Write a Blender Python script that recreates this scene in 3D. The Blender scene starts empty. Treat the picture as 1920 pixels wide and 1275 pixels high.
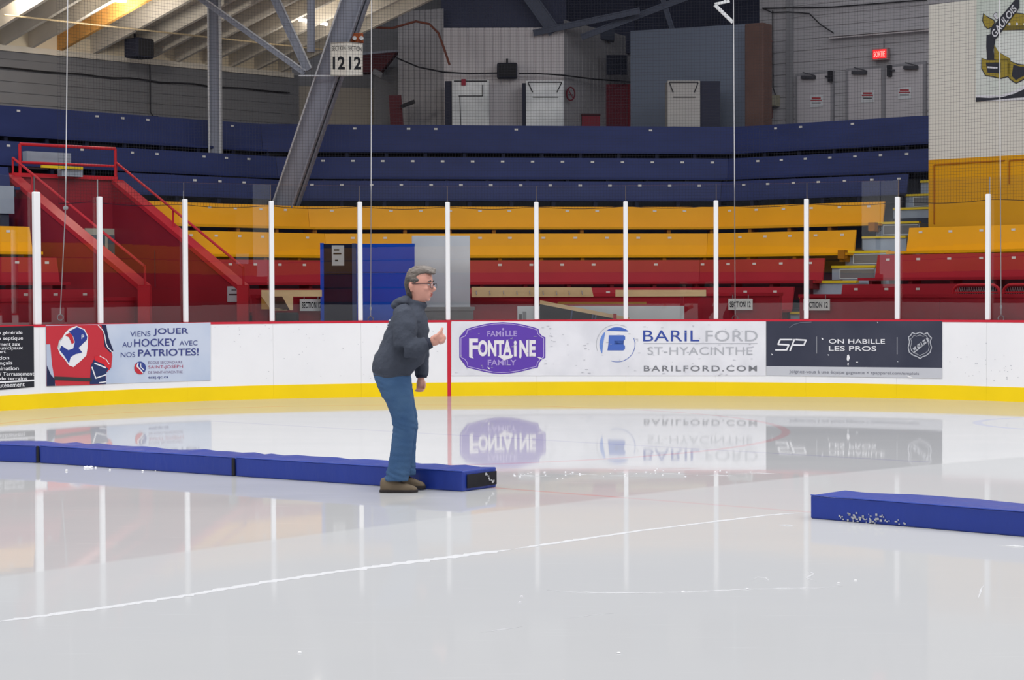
import bpy, bmesh, math, random
from mathutils import Vector, Matrix
random.seed(7)
# ---------------------------------------------------------------- camera, world, lights, exposure
SC = bpy.context.scene
COL = SC.collection
F = 3600.0
H = 1.47
PITCH = math.atan(91.5 / F)
ROLL = 0.0039
fw = Vector((0, math.cos(PITCH), -math.sin(PITCH)))
r0 = Vector((1, 0, 0)); u0 = Vector((0, math.sin(PITCH), math.cos(PITCH)))
rt = r0 * math.cos(ROLL) - u0 * math.sin(ROLL)
up = u0 * math.cos(ROLL) + r0 * math.sin(ROLL)
cam_d = bpy.data.cameras.new('camera'); cam = bpy.data.objects.new('camera', cam_d); COL.objects.link(cam)
m = Matrix.Identity(4)
for i in range(3):
    m[i][0] = rt[i]; m[i][1] = up[i]; m[i][2] = -fw[i]
m[2][3] = H
cam.matrix_world = m
cam_d.sensor_width = 36; cam_d.lens = 36 * F / 1920; cam_d.clip_end = 300
SC.camera = cam
SC.view_settings.view_transform = 'Standard'; SC.view_settings.look = 'None'
SC.view_settings.exposure = 0.0; SC.view_settings.gamma = 1.0
SC.view_settings.use_curve_mapping = False
W = bpy.data.worlds.new('world'); SC.world = W; W.use_nodes = True
W.node_tree.nodes['Background'].inputs[0].default_value = (0.93, 0.95, 1.0, 1)
W.node_tree.nodes['Background'].inputs[1].default_value = 0.83

def area(name, loc, sx, sy, power, color=(1, .985, .97), tgt=None):
    l = bpy.data.lights.new(name, 'AREA'); l.shape = 'RECTANGLE'; l.size = sx; l.size_y = sy
    l.energy = power; l.color = color
    o = bpy.data.objects.new(name, l); COL.objects.link(o); o.location = loc
    if tgt is not None:
        o.rotation_euler = (Vector(tgt) - Vector(loc)).to_track_quat('-Z', 'Y').to_euler()
    return o
for _y in (4.0, 12.0, 19.0):
    for _x in (-9.0, 0.0, 9.0):
        area('rink_lamp', (_x, _y, 10.5), 3.0, 1.2, 365)

# ---------------------------------------------------------------- projection helpers (photo pixel -> place in the hall)
O = Vector((0, 0, H))
def ray(px, py):
    return fw + rt * ((px - 960) / F) - up * ((py - 637.5) / F)
def PZ(px, py, z=0.0):
    d = ray(px, py); return O + d * ((z - H) / d.z)
def PY(px, py, Y):
    d = ray(px, py); return O + d * (Y / d.y)
def PL(px, py, p, u):            # vertical plane through plan point p along plan direction u
    d = ray(px, py); n = (-u[1], u[0])
    t = (p[0] * n[0] + p[1] * n[1]) / (d.x * n[0] + d.y * n[1])
    return O + d * t

# ---------------------------------------------------------------- materials
def lin(c):
    return tuple(((v / 255) / 12.92 if v / 255 <= .04045 else ((v / 255 + .055) / 1.055) ** 2.4) for v in c)
MATS = {}
def mat(name, rgb, rough=.55, metal=0.0, vary=.06, scale=3.0, bump=0.0, bscale=40, spec=.15, stretch=(1, 1, 1), second=None, second_amt=.5):
    if name in MATS: return MATS[name]
    mt = bpy.data.materials.new(name); mt.use_nodes = True; nt = mt.node_tree; N = nt.nodes; L = nt.links
    b = N['Principled BSDF']
    c = lin(rgb)
    tc = N.new('ShaderNodeTexCoord'); mp = N.new('ShaderNodeMapping'); mp.inputs['Scale'].default_value = stretch
    L.new(tc.outputs['Object'], mp.inputs[0])
    nz = N.new('ShaderNodeTexNoise'); nz.inputs['Scale'].default_value = scale; nz.inputs['Detail'].default_value = 6
    L.new(mp.outputs[0], nz.inputs[0])
    mx = N.new('ShaderNodeMix'); mx.data_type = 'RGBA'
    c2 = lin(second) if second else c
    k = vary
    if second:
        mx.inputs[6].default_value = (*c, 1); mx.inputs[7].default_value = (*c2, 1)
        rp = N.new('ShaderNodeValToRGB'); rp.color_ramp.elements[0].position = .5 - .12; rp.color_ramp.elements[1].position = .5 + .18
        rp.color_ramp.elements[0].color = (0, 0, 0, 1); rp.color_ramp.elements[1].color = (second_amt,) * 3 + (1,)
        L.new(nz.outputs[0], rp.inputs[0]); L.new(rp.outputs[0], mx.inputs[0])
    else:
        mx.inputs[6].default_value = tuple(max(0, v * (1 - 2 * k)) for v in c) + (1,)
        mx.inputs[7].default_value = tuple(min(1, v * (1 + 2 * k)) for v in c) + (1,)
        L.new(nz.outputs[0], mx.inputs[0])
    L.new(mx.outputs[2], b.inputs['Base Color'])
    b.inputs['Roughness'].default_value = rough; b.inputs['Metallic'].default_value = metal
    b.inputs['Specular IOR Level'].default_value = spec
    if bump:
        n2 = N.new('ShaderNodeTexNoise'); n2.inputs['Scale'].default_value = bscale; n2.inputs['Detail'].default_value = 4
        L.new(mp.outputs[0], n2.inputs[0])
        bp = N.new('ShaderNodeBump'); bp.inputs['Strength'].default_value = bump; bp.inputs['Distance'].default_value = .02
        L.new(n2.outputs[0], bp.inputs['Height']); L.new(bp.outputs[0], b.inputs['Normal'])
    MATS[name] = mt
    return mt
def emis(name, rgb, s):
    if name in MATS: return MATS[name]
    mt = bpy.data.materials.new(name); mt.use_nodes = True; b = mt.node_tree.nodes['Principled BSDF']
    b.inputs['Base Color'].default_value = (*lin(rgb), 1)
    b.inputs['Emission Color'].default_value = (*lin(rgb), 1); b.inputs['Emission Strength'].default_value = s
    MATS[name] = mt; return mt
def glass_mat(name, tint=(1, 1, 1), ior=1.5, rough=0.0):
    if name in MATS: return MATS[name]
    mt = bpy.data.materials.new(name); mt.use_nodes = True; nt = mt.node_tree; N = nt.nodes; L = nt.links
    N.remove(N['Principled BSDF']); out = N['Material Output']
    tr = N.new('ShaderNodeBsdfTransparent'); tr.inputs[0].default_value = (*tint, 1)
    gl = N.new('ShaderNodeBsdfGlossy'); gl.inputs['Roughness'].default_value = rough
    fr = N.new('ShaderNodeFresnel'); fr.inputs[0].default_value = ior
    mx = N.new('ShaderNodeMixShader')
    L.new(fr.outputs[0], mx.inputs[0]); L.new(tr.outputs[0], mx.inputs[1]); L.new(gl.outputs[0], mx.inputs[2])
    L.new(mx.outputs[0], out.inputs[0]); MATS[name] = mt; return mt

def ice_material():
    mt = bpy.data.materials.new('resurfaced_ice'); mt.use_nodes = True; nt = mt.node_tree; N = nt.nodes; L = nt.links
    N.remove(N['Principled BSDF']); out = N['Material Output']
    geo = N.new('ShaderNodeNewGeometry')
    def math_(op, a, b=None, c=None):
        n = N.new('ShaderNodeMath'); n.operation = op
        for i, v in enumerate((a, b, c)):
            if v is None: continue
            if isinstance(v, (int, float)): n.inputs[i].default_value = v
            else: L.new(v, n.inputs[i])
        return n.outputs[0]
    sp = N.new('ShaderNodeSeparateXYZ'); L.new(geo.outputs['Position'], sp.inputs[0]); X, Y = sp.outputs[0], sp.outputs[1]
    def band(v, w):          # 1 where |v|<w, soft edge
        a = math_('ABSOLUTE', v)
        m_ = N.new('ShaderNodeMapRange'); m_.inputs[1].default_value = w * .7; m_.inputs[2].default_value = w * 1.3
        m_.inputs[3].default_value = 1; m_.inputs[4].default_value = 0; L.new(a, m_.inputs[0]); return m_.outputs[0]
    def line(p, q, w, ext=(0, 0)):
        d = Vector((q[0] - p[0], q[1] - p[1])); ln = d.length; d /= ln
        dist = math_('ADD', math_('MULTIPLY', X, -d.y), math_('MULTIPLY_ADD', Y, d.x, p[0] * d.y - p[1] * d.x))
        al = math_('ADD', math_('MULTIPLY', X, d.x), math_('MULTIPLY_ADD', Y, d.y, -(p[0] * d.x + p[1] * d.y)))
        seg = math_('MULTIPLY', math_('GREATER_THAN', al, -ext[0]), math_('LESS_THAN', al, ln + ext[1]))
        return math_('MULTIPLY', band(dist, w), seg)
    def ring(c, R, w):
        dx = math_('SUBTRACT', X, c[0]); dy = math_('SUBTRACT', Y, c[1])
        r = math_('SQRT', math_('ADD', math_('MULTIPLY', dx, dx), math_('MULTIPLY', dy, dy)))
        return band(math_('SUBTRACT', r, R), w)
    def noise(scale, sx, sy, detail=5, rot=0):
        mp = N.new('ShaderNodeMapping'); mp.inputs['Scale'].default_value = (sx, sy, 1); mp.inputs['Rotation'].default_value = (0, 0, rot)
        L.new(geo.outputs['Position'], mp.inputs[0])
        n = N.new('ShaderNodeTexNoise'); n.inputs['Scale'].default_value = scale; n.inputs['Detail'].default_value = detail
        L.new(mp.outputs[0], n.inputs[0]); return n.outputs[0]
    base = N.new('ShaderNodeMix'); base.data_type = 'RGBA'
    base.inputs[6].default_value = (.415, .422, .433, 1); base.inputs[7].default_value = (.475, .475, .475, 1)
    L.new(noise(.35, 1, 3, 4, .6), base.inputs[0]); cur = base.outputs[2]
    def over(fac, col, amt):
        nonlocal cur
        m_ = N.new('ShaderNodeMix'); m_.data_type = 'RGBA'; L.new(math_('MULTIPLY', fac, amt), m_.inputs[0])
        L.new(cur, m_.inputs[6]); m_.inputs[7].default_value = (*lin(col), 1); cur = m_.outputs[2]
    over(ring((-1.52, 20.5), 4.40, .045), (190, 70, 80), .26)
    over(line((-.09, 14.3), (1.96, 12.69), .03, (3, 1)), (200, 80, 80), .30)
    over(line((-3.44, 21.9), (1.2, 18.2), .04, (0, 3)), (120, 110, 160), .25)
    over(ring((6.2, 20.9), 1.1, .05), (90, 110, 190), .30)
    # fine skate and resurfacer streaks
    st = noise(2.0, 1, 14, 6, .62)
    st2 = N.new('ShaderNodeMapRange'); st2.inputs[1].default_value = .62; st2.inputs[2].default_value = .78; L.new(st, st2.inputs[0])
    over(st2.outputs[0], (206, 206, 208), .35)
    # the last resurfacer pass left the ice wet and glossy beyond this gently curved edge, drier and duller before it
    edge = math_('SUBTRACT', Y, math_('MULTIPLY_ADD', X, math_('MULTIPLY_ADD', X, -.035, 1.03), 12.9))
    wet = N.new('ShaderNodeMapRange'); wet.inputs[1].default_value = -.06; wet.inputs[2].default_value = .06; L.new(edge, wet.inputs[0]); WET = wet.outputs[0]
    over(math_('SUBTRACT', 1.0, WET), (163, 164, 166), .62)
    df = N.new('ShaderNodeBsdfDiffuse'); L.new(cur, df.inputs[0])
    gl = N.new('ShaderNodeBsdfGlossy'); L.new(math_('MULTIPLY_ADD', WET, -.018, .052), gl.inputs['Roughness'])
    gl.inputs[0].default_value = (1, 1, 1, 1)
    bp = N.new('ShaderNodeBump'); bp.inputs['Strength'].default_value = .09; bp.inputs['Distance'].default_value = .003
    L.new(noise(1.2, 2.2, 4, 3, .6), bp.inputs['Height']); L.new(bp.outputs[0], gl.inputs['Normal'])
    fr = N.new('ShaderNodeFresnel'); fr.inputs[0].default_value = 1.31
    mx = N.new('ShaderNodeMixShader'); L.new(math_('MULTIPLY', fr.outputs[0], math_('MULTIPLY_ADD', WET, .44, .32)), mx.inputs[0])
    L.new(df.outputs[0], mx.inputs[1]); L.new(gl.outputs[0], mx.inputs[2]); L.new(mx.outputs[0], out.inputs[0])
    return mt

# ---------------------------------------------------------------- mesh helpers
class MB:
    def __init__(s): s.v = []; s.f = []
    def add(s, vs, fs):
        o = len(s.v); s.v += [tuple(v) for v in vs]; s.f += [tuple(i + o for i in f) for f in fs]; return s
    def box(s, c, hx, hy, hz):        # centre and half-axis vectors
        c = Vector(c); hx, hy, hz = Vector(hx), Vector(hy), Vector(hz)
        vs = [c + hx * a + hy * b + hz * d for a in (-1, 1) for b in (-1, 1) for d in (-1, 1)]
        return s.add(vs, [(0, 1, 3, 2), (4, 6, 7, 5), (0, 4, 5, 1), (2, 3, 7, 6), (0, 2, 6, 4), (1, 5, 7, 3)])
    def abox(s, x0, x1, y0, y1, z0, z1):
        return s.box(((x0 + x1) / 2, (y0 + y1) / 2, (z0 + z1) / 2), ((x1 - x0) / 2, 0, 0), (0, (y1 - y0) / 2, 0), (0, 0, (z1 - z0) / 2))
    def quadp(s, a, b, c, d, off):    # slab: quad a,b,c,d extruded by vector off
        off = Vector(off); q = [Vector(a), Vector(b), Vector(c), Vector(d)]
        return s.add(q + [p + off for p in q], [(0, 1, 2, 3), (7, 6, 5, 4), (0, 4, 5, 1), (1, 5, 6, 2), (2, 6, 7, 3), (3, 7, 4, 0)])
    def prism(s, poly, off):
        off = Vector(off); n = len(poly); q = [Vector(p) for p in poly]
        return s.add(q + [p + off for p in q], [tuple(range(n)), tuple(range(2 * n - 1, n - 1, -1))] + [(i, i + n, (i + 1) % n + n, (i + 1) % n) for i in range(n)])
    def bar(s, a, b, w, h=None, upv=(0, 0, 1)):
        a, b = Vector(a), Vector(b); d = (b - a); h = w if h is None else h
        x = d.normalized(); y = Vector(upv).cross(x)
        if y.length < 1e-4: y = Vector((0, 1, 0)).cross(x)
        y.normalize(); z = x.cross(y)
        return s.box((a + b) / 2, d / 2, y * w / 2, z * h / 2)
    def tube(s, pts, r, n=8, cap=True):
        pts = [Vector(p) for p in pts]; rs = r if isinstance(r, (list, tuple)) else [r] * len(pts)
        rings = []; pu = None
        for i, p in enumerate(pts):
            t = (pts[min(i + 1, len(pts) - 1)] - pts[max(i - 1, 0)]).normalized()
            if pu is None:
                pu = Vector((0, 0, 1)).cross(t)
                if pu.length < 1e-3: pu = Vector((1, 0, 0))
            pu = (pu - t * pu.dot(t)).normalized(); w = t.cross(pu)
            rings.append([p + (pu * math.cos(2 * math.pi * k / n) + w * math.sin(2 * math.pi * k / n)) * rs[i] for k in range(n)])
        fs = []
        for i in range(len(pts) - 1):
            for k in range(n):
                fs.append((i * n + k, i * n + (k + 1) % n, (i + 1) * n + (k + 1) % n, (i + 1) * n + k))
        if cap: fs += [tuple(range(n - 1, -1, -1)), tuple((len(pts) - 1) * n + k for k in range(n))]
        return s.add([v for r_ in rings for v in r_], fs)
    def cyl(s, c, axis, r, h, n=16):
        a = Vector(axis).normalized() * h / 2; c = Vector(c); return s.tube([c - a, c + a], r, n)
    def ell(s, c, rx, ry, rz, n=16, m_=10):
        c = Vector(c); vs = [c + Vector((0, 0, -rz))]
        for j in range(1, m_):
            t = math.pi * j / m_
            for k in range(n):
                a = 2 * math.pi * k / n
                vs.append(c + Vector((rx * math.sin(t) * math.cos(a), ry * math.sin(t) * math.sin(a), -rz * math.cos(t))))
        vs.append(c + Vector((0, 0, rz))); fs = []
        for k in range(n): fs.append((0, 1 + (k + 1) % n, 1 + k))
        for j in range(m_ - 2):
            for k in range(n):
                a = 1 + j * n + k; b = 1 + j * n + (k + 1) % n; fs.append((a, b, b + n, a + n))
        o = 1 + (m_ - 2) * n
        for k in range(n): fs.append((o + k, o + (k + 1) % n, len(vs) - 1))
        return s.add(vs, fs)
    def ringloft(s, rings, n=20):     # rings: (cx,cy,cz,rx,ry)
        vs = []; fs = []
        for cx, cy, cz, rx, ry in rings:
            for k in range(n):
                a = 2 * math.pi * k / n; vs.append((cx + rx * math.cos(a), cy + ry * math.sin(a), cz))
        for i in range(len(rings) - 1):
            for k in range(n):
                fs.append((i * n + k, i * n + (k + 1) % n, (i + 1) * n + (k + 1) % n, (i + 1) * n + k))
        fs += [tuple(range(n - 1, -1, -1)), tuple((len(rings) - 1) * n + k for k in range(n))]
        return s.add(vs, fs)
    def obj(s, name, mt, parent=None, smooth=False, fixn=True, **kw):
        me = bpy.data.meshes.new(name); me.from_pydata(s.v, [], s.f)
        if fixn:
            bm = bmesh.new(); bm.from_mesh(me); bmesh.ops.recalc_face_normals(bm, faces=bm.faces); bm.to_mesh(me); bm.free()
        if smooth:
            for p in me.polygons: p.use_smooth = True
        me.materials.append(mt); me.update()
        o = bpy.data.objects.new(name, me); COL.objects.link(o)
        if parent is not None: o.parent = parent; o.matrix_parent_inverse = parent.matrix_basis.inverted()
        for k, v in kw.items(): o[k] = v
        return o
def thing(name, label, cat, loc=(0, 0, 0), group=None):
    o = bpy.data.objects.new(name, None); COL.objects.link(o); o.location = loc
    o.empty_display_size = .2
    o['label'] = label; o['category'] = cat
    if group: o['group'] = group
    return o
def tag(o, label, cat, group=None):
    o['label'] = label; o['category'] = cat
    if group: o['group'] = group
    return o
def struct(o, label=None):
    o['kind'] = 'structure'
    if label: o['label'] = label
    return o
def bevel(o, w, seg=2):
    md = o.modifiers.new('bevel', 'BEVEL'); md.width = w; md.segments = seg; md.limit_method = 'ANGLE'
    return o

_tc = {}
def text2d(s, bold=0.0, shear=0.0, spacing=1.0, res=4):
    key = (s, bold, shear, spacing)
    if key in _tc: return _tc[key]
    c = bpy.data.curves.new('t', 'FONT'); c.body = s; c.offset = bold; c.shear = shear; c.space_character = spacing
    c.resolution_u = res; c.fill_mode = 'FRONT'
    o = bpy.data.objects.new('t', c); COL.objects.link(o)
    dg = bpy.context.evaluated_depsgraph_get(); dg.update()
    me = bpy.data.meshes.new_from_object(o.evaluated_get(dg))
    vs = [(v.co.x, v.co.y) for v in me.vertices]; fs = [tuple(p.vertices) for p in me.polygons]
    bpy.data.objects.remove(o); bpy.data.curves.remove(c); bpy.data.meshes.remove(me)
    x0 = min(v[0] for v in vs); x1 = max(v[0] for v in vs); y0 = min(v[1] for v in vs); y1 = max(v[1] for v in vs)
    vs = [((x - x0) / (x1 - x0), (y - y0) / (y1 - y0)) for x, y in vs]
    _tc[key] = (vs, fs); return _tc[key]
def fit_text(s, corners, **kw):       # corners: bl, br, tr, tl in any 2D space
    vs, fs = text2d(s, **kw); bl, br, tr, tl = [Vector(c) for c in corners]
    return [(bl * (1 - u) + br * u) * (1 - v) + (tl * (1 - u) + tr * u) * v for u, v in vs], fs
def box_corners(x0, y0, x1, y1, y0r=None, y1r=None):    # photo px: top y0, bottom y1 at left, optionally other at right
    y0r = y0 if y0r is None else y0r; y1r = y1 if y1r is None else y1r
    return [(x0, y1), (x1, y1r), (x1, y0r), (x0, y0)]
def sliced(polys, step=16, holes=False):
    """2D polygons -> faces cut at regular x so they can follow a curved wall"""
    bm = bmesh.new()
    for poly in polys:
        bm.faces.new([bm.verts.new((p[0], p[1], 0)) for p in poly])
    xs = [v.co.x for v in bm.verts]; x = (math.floor(min(xs) / step) + 1) * step
    bmesh.ops.triangulate(bm, faces=bm.faces[:])
    while x < max(xs):
        bmesh.ops.bisect_plane(bm, geom=bm.verts[:] + bm.edges[:] + bm.faces[:], plane_co=(x, 0, 0), plane_no=(1, 0, 0)); x += step
    bm.verts.index_update(); vs = [(v.co.x, v.co.y) for v in bm.verts]; fs = [tuple(v.index for v in f.verts) for f in bm.faces]
    bm.free(); return vs, fs
def stroke(pts, w, closed=False):    # 2D polyline -> list of quads
    out = []; n = len(pts)
    seg = [(pts[i], pts[(i + 1) % n]) for i in range(n if closed else n - 1)]
    for a, b in seg:
        a, b = Vector(a), Vector(b); d = (b - a)
        if d.length < 1e-6: continue
        d.normalize(); e = Vector((-d.y, d.x)) * w / 2; a2 = a - d * w * .2; b2 = b + d * w * .2
        out.append([a2 - e, b2 - e, b2 + e, a2 + e])
    return out
# ---------------------------------------------------------------- board curve (rounded corner of the rink)
PC = (-5.48312452e-04, 1.81141426e-03, -3.76442146e-02, 2.38517811e-02, 2.70288091e+01)
def _cy(x): return (((PC[0] * x + PC[1]) * x + PC[2]) * x + PC[3]) * x + PC[4]
_raw = []
x = -6.5
while x <= 6.8: _raw.append(Vector((x, _cy(x)))); x += .05
dL = Vector((_raw[0] - _raw[1])).normalized(); dR = Vector((_raw[-1] - _raw[-2])).normalized()
_raw = [_raw[0] + dL * (3.0 - .25 * i) for i in range(12)] + _raw + [_raw[-1] + dR * .25 * (i + 1) for i in range(14)]
CT = []
for i, p in enumerate(_raw):
    t = (_raw[min(i + 1, len(_raw) - 1)] - _raw[max(i - 1, 0)]).normalized()
    CT.append((p, Vector((t.y, -t.x))))          # normal towards the rink
S = [0.0]
for i in range(1, len(CT)): S.append(S[-1] + (CT[i][0] - CT[i - 1][0]).length)
def at_s(s, off=0.0):
    s = max(0, min(S[-1] - 1e-6, s))
    lo, hi = 0, len(S) - 1
    while hi - lo > 1:
        k = (lo + hi) // 2
        if S[k] <= s: lo = k
        else: hi = k
    t = (s - S[lo]) / (S[hi] - S[lo]); p = CT[lo][0].lerp(CT[hi][0], t); n = CT[lo][1].lerp(CT[hi][1], t).normalized()
    return p + n * off, n
def s_px(px, py=640):
    d = ray(px, py); r = d.x / d.y; lo, hi = 0.0, S[-1]
    for _ in range(40):
        mid = (lo + hi) / 2; p, _n = at_s(mid)
        if p.x / p.y < r: lo = mid
        else: hi = mid
    return (lo + hi) / 2
def BP(px, py, off=.002):      # photo pixel -> point on the board face, off towards the rink
    d = ray(px, py); s = s_px(px, py); p, n = at_s(s, off)
    t = p.y / d.y
    return Vector((p.x, p.y, H + d.z * t))
BH = 1.066
def off_pt(px, py, off):       # photo pixel -> point on the curve parallel to the boards
    d = ray(px, py); r = d.x / d.y; lo, hi = 0.0, S[-1]
    for _ in range(40):
        mid = (lo + hi) / 2; p, _n = at_s(mid, off)
        if p.x / p.y < r: lo = mid
        else: hi = mid
    p, _n = at_s((lo + hi) / 2, off); return Vector((p.x, p.y, H + d.z * (p.y / d.y)))
def strip(s0, s1, z0, z1, off0, off1, step=.2):
    n = max(1, int(math.ceil((s1 - s0) / step))); M = MB(); vs = []
    for i in range(n + 1):
        s = s0 + (s1 - s0) * i / n; a, _ = at_s(s, off0); b, _ = at_s(s, off1)
        vs += [(a.x, a.y, z0), (b.x, b.y, z0), (b.x, b.y, z1), (a.x, a.y, z1)]
    fs = [(0, 1, 2, 3), (4 * n + 3, 4 * n + 2, 4 * n + 1, 4 * n)]
    for i in range(n):
        for k in range(4):
            fs.append((4 * i + k, 4 * i + (k + 1) % 4, 4 * i + 4 + (k + 1) % 4, 4 * i + 4 + k))
    return M.add(vs, fs)

M_board = mat('board_white', (236, 236, 238), .35, vary=.01, scale=1.5, second=(222, 223, 227), second_amt=.35)
M_kick = mat('kick_yellow', (240, 206, 22), .35, vary=.04, scale=2)
M_red = mat('board_red', (196, 45, 62), .4, vary=.04)
M_post = mat('post_white', (232, 232, 234), .35, vary=.02)
M_glass = glass_mat('rink_glass', (.965, .97, .975), 1.5)
M_vinyl = mat('vinyl_offwhite', (229, 229, 234), .35, vary=.02, scale=2.2, second=(204, 205, 212), second_amt=.6)
M_concrete = mat('concrete_grey', (96, 100, 108), .8, vary=.12, scale=4)
M_dark = mat('shadow_grey', (44, 46, 52), .8)

# floor: the ice
ice = MB()
ice.add([(-30, -6, 0), (30, -6, 0), (30, 31, 0), (-30, 31, 0)], [(0, 1, 2, 3)])
struct(ice.obj('floor', ice_material()), 'white glossy resurfaced ice sheet of the rink')
fl = MB(); fl.add([(-40, 20, -.02), (40, 20, -.02), (40, 50, -.02), (-40, 50, -.02)], [(0, 1, 2, 3)])
struct(fl.obj('floor', M_concrete), 'grey concrete floor under the seating')

posts_px = [73, 191, 350, 511, 676, 840, 1006, 1173, 1342, 1511, 1681, 1850]
ps = [s_px(p, 500) for p in posts_px]
ps = [ps[0] - 1.25, ps[0] - .0] + ps[1:] + [ps[-1] + 1.25, ps[-1] + 2.5]
boards = thing('rink_boards', 'curved white rink boards with yellow kick plate and red top edge', 'rink boards', (0, 27.03, 0))
cuts = ps
for i in range(len(cuts) - 1):
    g = .0008
    strip(cuts[i] + g, cuts[i + 1] - g, 0.19, BH - .03, 0, -.06).obj('board_panel', M_board, boards)
    strip(cuts[i] + g / 2, cuts[i + 1] - g / 2, 0.0, .19, .004, -.06).obj('kick_plate', M_kick, boards)
strip(cuts[0], cuts[-1], BH - .03, BH, .004, -.16).obj('cap_rail', M_red, boards)
sg = s_px(842, 650)
strip(sg - .026, sg + .026, 0.001, BH - .002, .0065, .003).obj('goal_line_mark', M_red, boards)

# glass and posts
gb = thing('glass_barrier', 'clear glass panes between white metal posts standing on the rink boards', 'glass barrier', (0, 27.1, BH))
tops = {}
for i, s in enumerate(ps):
    w = .10 if i == 1 else .064
    p, n = at_s(s, -.045); t = Vector((-n.y, n.x))
    ztop = BH + 1.66 + (.03 if i == 1 else 0)
    M = MB(); M.box((p.x, p.y, (BH + ztop) / 2), (t.x * w / 2, t.y * w / 2, 0), (n.x * .03, n.y * .03, 0), (0, 0, (ztop - BH) / 2))
    bevel(M.obj('post', M_post, gb), .012, 2)
for i in range(len(ps) - 1):
    strip(ps[i] + .006, ps[i + 1] - .006, BH + .002, BH + 1.885, -.08, -.092, .3).obj('glass_pane', M_glass, gb)
    # dark rubber seam above each post
for s in ps:
    p, n = at_s(s, -.08)
    MB().tube([(p.x, p.y, BH + 1.66), (p.x, p.y, BH + 1.885)], .006, 6).obj('pane_seam', mat('seam', (92, 84, 84), .6), gb)

# ---------------------------------------------------------------- printing on the boards
def on_board(vs, off): return [BP(x, y, off) for x, y in vs]
def ad_poly(name, polys, mt, parent, off=.008, step=16, **kw):
    vs, fs = sliced(polys, step); return MB().add(on_board(vs, off), fs).obj(name, mt, parent, fixn=False, **kw)
def ad_text(s, x0, y0, x1, y1, mt, parent, off=.012, y0r=None, y1r=None, **kw):
    vs, fs = fit_text(s, box_corners(x0, y0, x1, y1, y0r, y1r), **kw)
    return MB().add(on_board(vs, off), fs).obj('lettering', mt, parent, fixn=False)
I = lambda n, c, r=.45: mat(n, c, r, vary=.02, spec=.3)
navy, inkw = I('ink_navy', (44, 46, 62)), I('ink_white', (228, 228, 232))
# 1 black ad, cut by the frame
ad1 = ad_poly('advertisement', [[(-110, 615.5), (62.5, 611), (63.5, 725.5), (-110, 741)]], I('ad_black', (36, 37, 46)), boards, label='black advertisement panel listing services in white French text')
rows = [('ation générale', -22, 41, 620, 629), ('ation septique', -22, 42, 630.5, 640), ('rdement aux', -17, 37, 641, 649.5), ('es municipaux', -22, 42, 649, 658),
        ('nsport', -22, 10, 657, 665), ('olition', -16, 16, 667, 675), ('français', -16, 22, 676.5, 686), ('ntamination', -25, 34, 687, 695),
        ('nement / Terrassement', -36, 63, 697, 705), ('tion de terrains', -24, 50, 706, 713)]
for t, x0, x1, y0, y1 in rows: ad_text(t, x0, y0 + 1, x1, y1, inkw, ad1, y0r=y0, y1r=y1 - 1, bold=.01)
ad_text('s soutènement', -20, 719.5, 45, 728, inkw, ad1, y0r=716.5, y1r=724.5, bold=.01)
ad_poly('rule', [[(-110, 721.5), (64, 711.5), (64, 714.5), (-110, 725.5)]], inkw, ad1, off=.011)
# 2 Patriotes ad
blue = I('ink_royal', (45, 62, 125)); jred = I('ink_jersey', (190, 48, 60)); jdk = I('ink_jersey_navy', (32, 38, 74)); jgr = I('ink_belt', (52, 56, 58))
ad2 = ad_poly('advertisement', [[(85, 610), (394.5, 604.5), (394.5, 713), (86, 723.5)]],
              mat('ad_pale_blue', (196, 205, 222), .4, scale=1.1, second=(168, 184, 210), second_amt=.9), boards, label='pale blue advertisement with a red hockey jersey and French slogan')
C7 = lambda x, y: (x / 4.571, 580 + y / 4.571)
def c7(l): return [C7(x, y) for x, y in l]
ad_poly('jersey', [c7([(390, 142), (865, 133), (905, 230), (945, 330), (960, 400), (950, 500), (905, 545), (905, 640), (770, 648), (395, 658)])], jred, ad2, off=.011)
ad_poly('jersey_sleeve', [c7([(392, 300), (425, 300), (440, 470), (470, 655), (396, 658)])], I('ink_sleeve', (176, 186, 206)), ad2, off=.013)
ad_poly('trouser', [c7([(396, 480), (430, 560), (465, 600), (466, 656), (396, 658)])], jdk, ad2, off=.015)
ad_poly('belt', [c7([(460, 575), (780, 590), (780, 618), (460, 606)])], jgr, ad2, off=.0165)
ad_poly('shoulder_yoke', [c7([(865, 133), (905, 133), (925, 240), (968, 355), (940, 372), (893, 320), (915, 300), (880, 200)])], jdk, ad2, off=.013)
ad_poly('yoke_piping', stroke(c7([(835, 135), (880, 185), (893, 225), (903, 290), (918, 325), (962, 372)]), 1.6), inkw, ad2, off=.015)
ad_poly('glove', [c7([(800, 432), (840, 420), (905, 455), (925, 500), (900, 560), (905, 640), (765, 642), (775, 480)])], I('ink_glove', (36, 52, 96)), ad2, off=.0145)
ad_poly('glove_cuff', [c7([(805, 402), (870, 398), (945, 470), (935, 520), (880, 470), (808, 440)])], I('ink_glove_red', (205, 40, 52)), ad2, off=.016)
ad_poly('glove_piping', stroke(c7([(782, 495), (815, 590), (905, 560)]), 2.2) + stroke(c7([(806, 462), (900, 500)]), 2.6) + stroke(c7([(845, 630), (905, 620)]), 2.2) + stroke(c7([(850, 400), (905, 430), (930, 470)]), 1.3), inkw, ad2, off=.0175)
crest = thing_crest = ad_poly('crest', [c7([(550, 205), (590, 165), (650, 142), (720, 170), (750, 230), (745, 330), (735, 395), (690, 440), (625, 495), (585, 480), (550, 430), (510, 385), (487, 330), (525, 350), (500, 270), (560, 330), (600, 310), (575, 235), (535, 232)])], inkw, ad2, off=.014)
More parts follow.
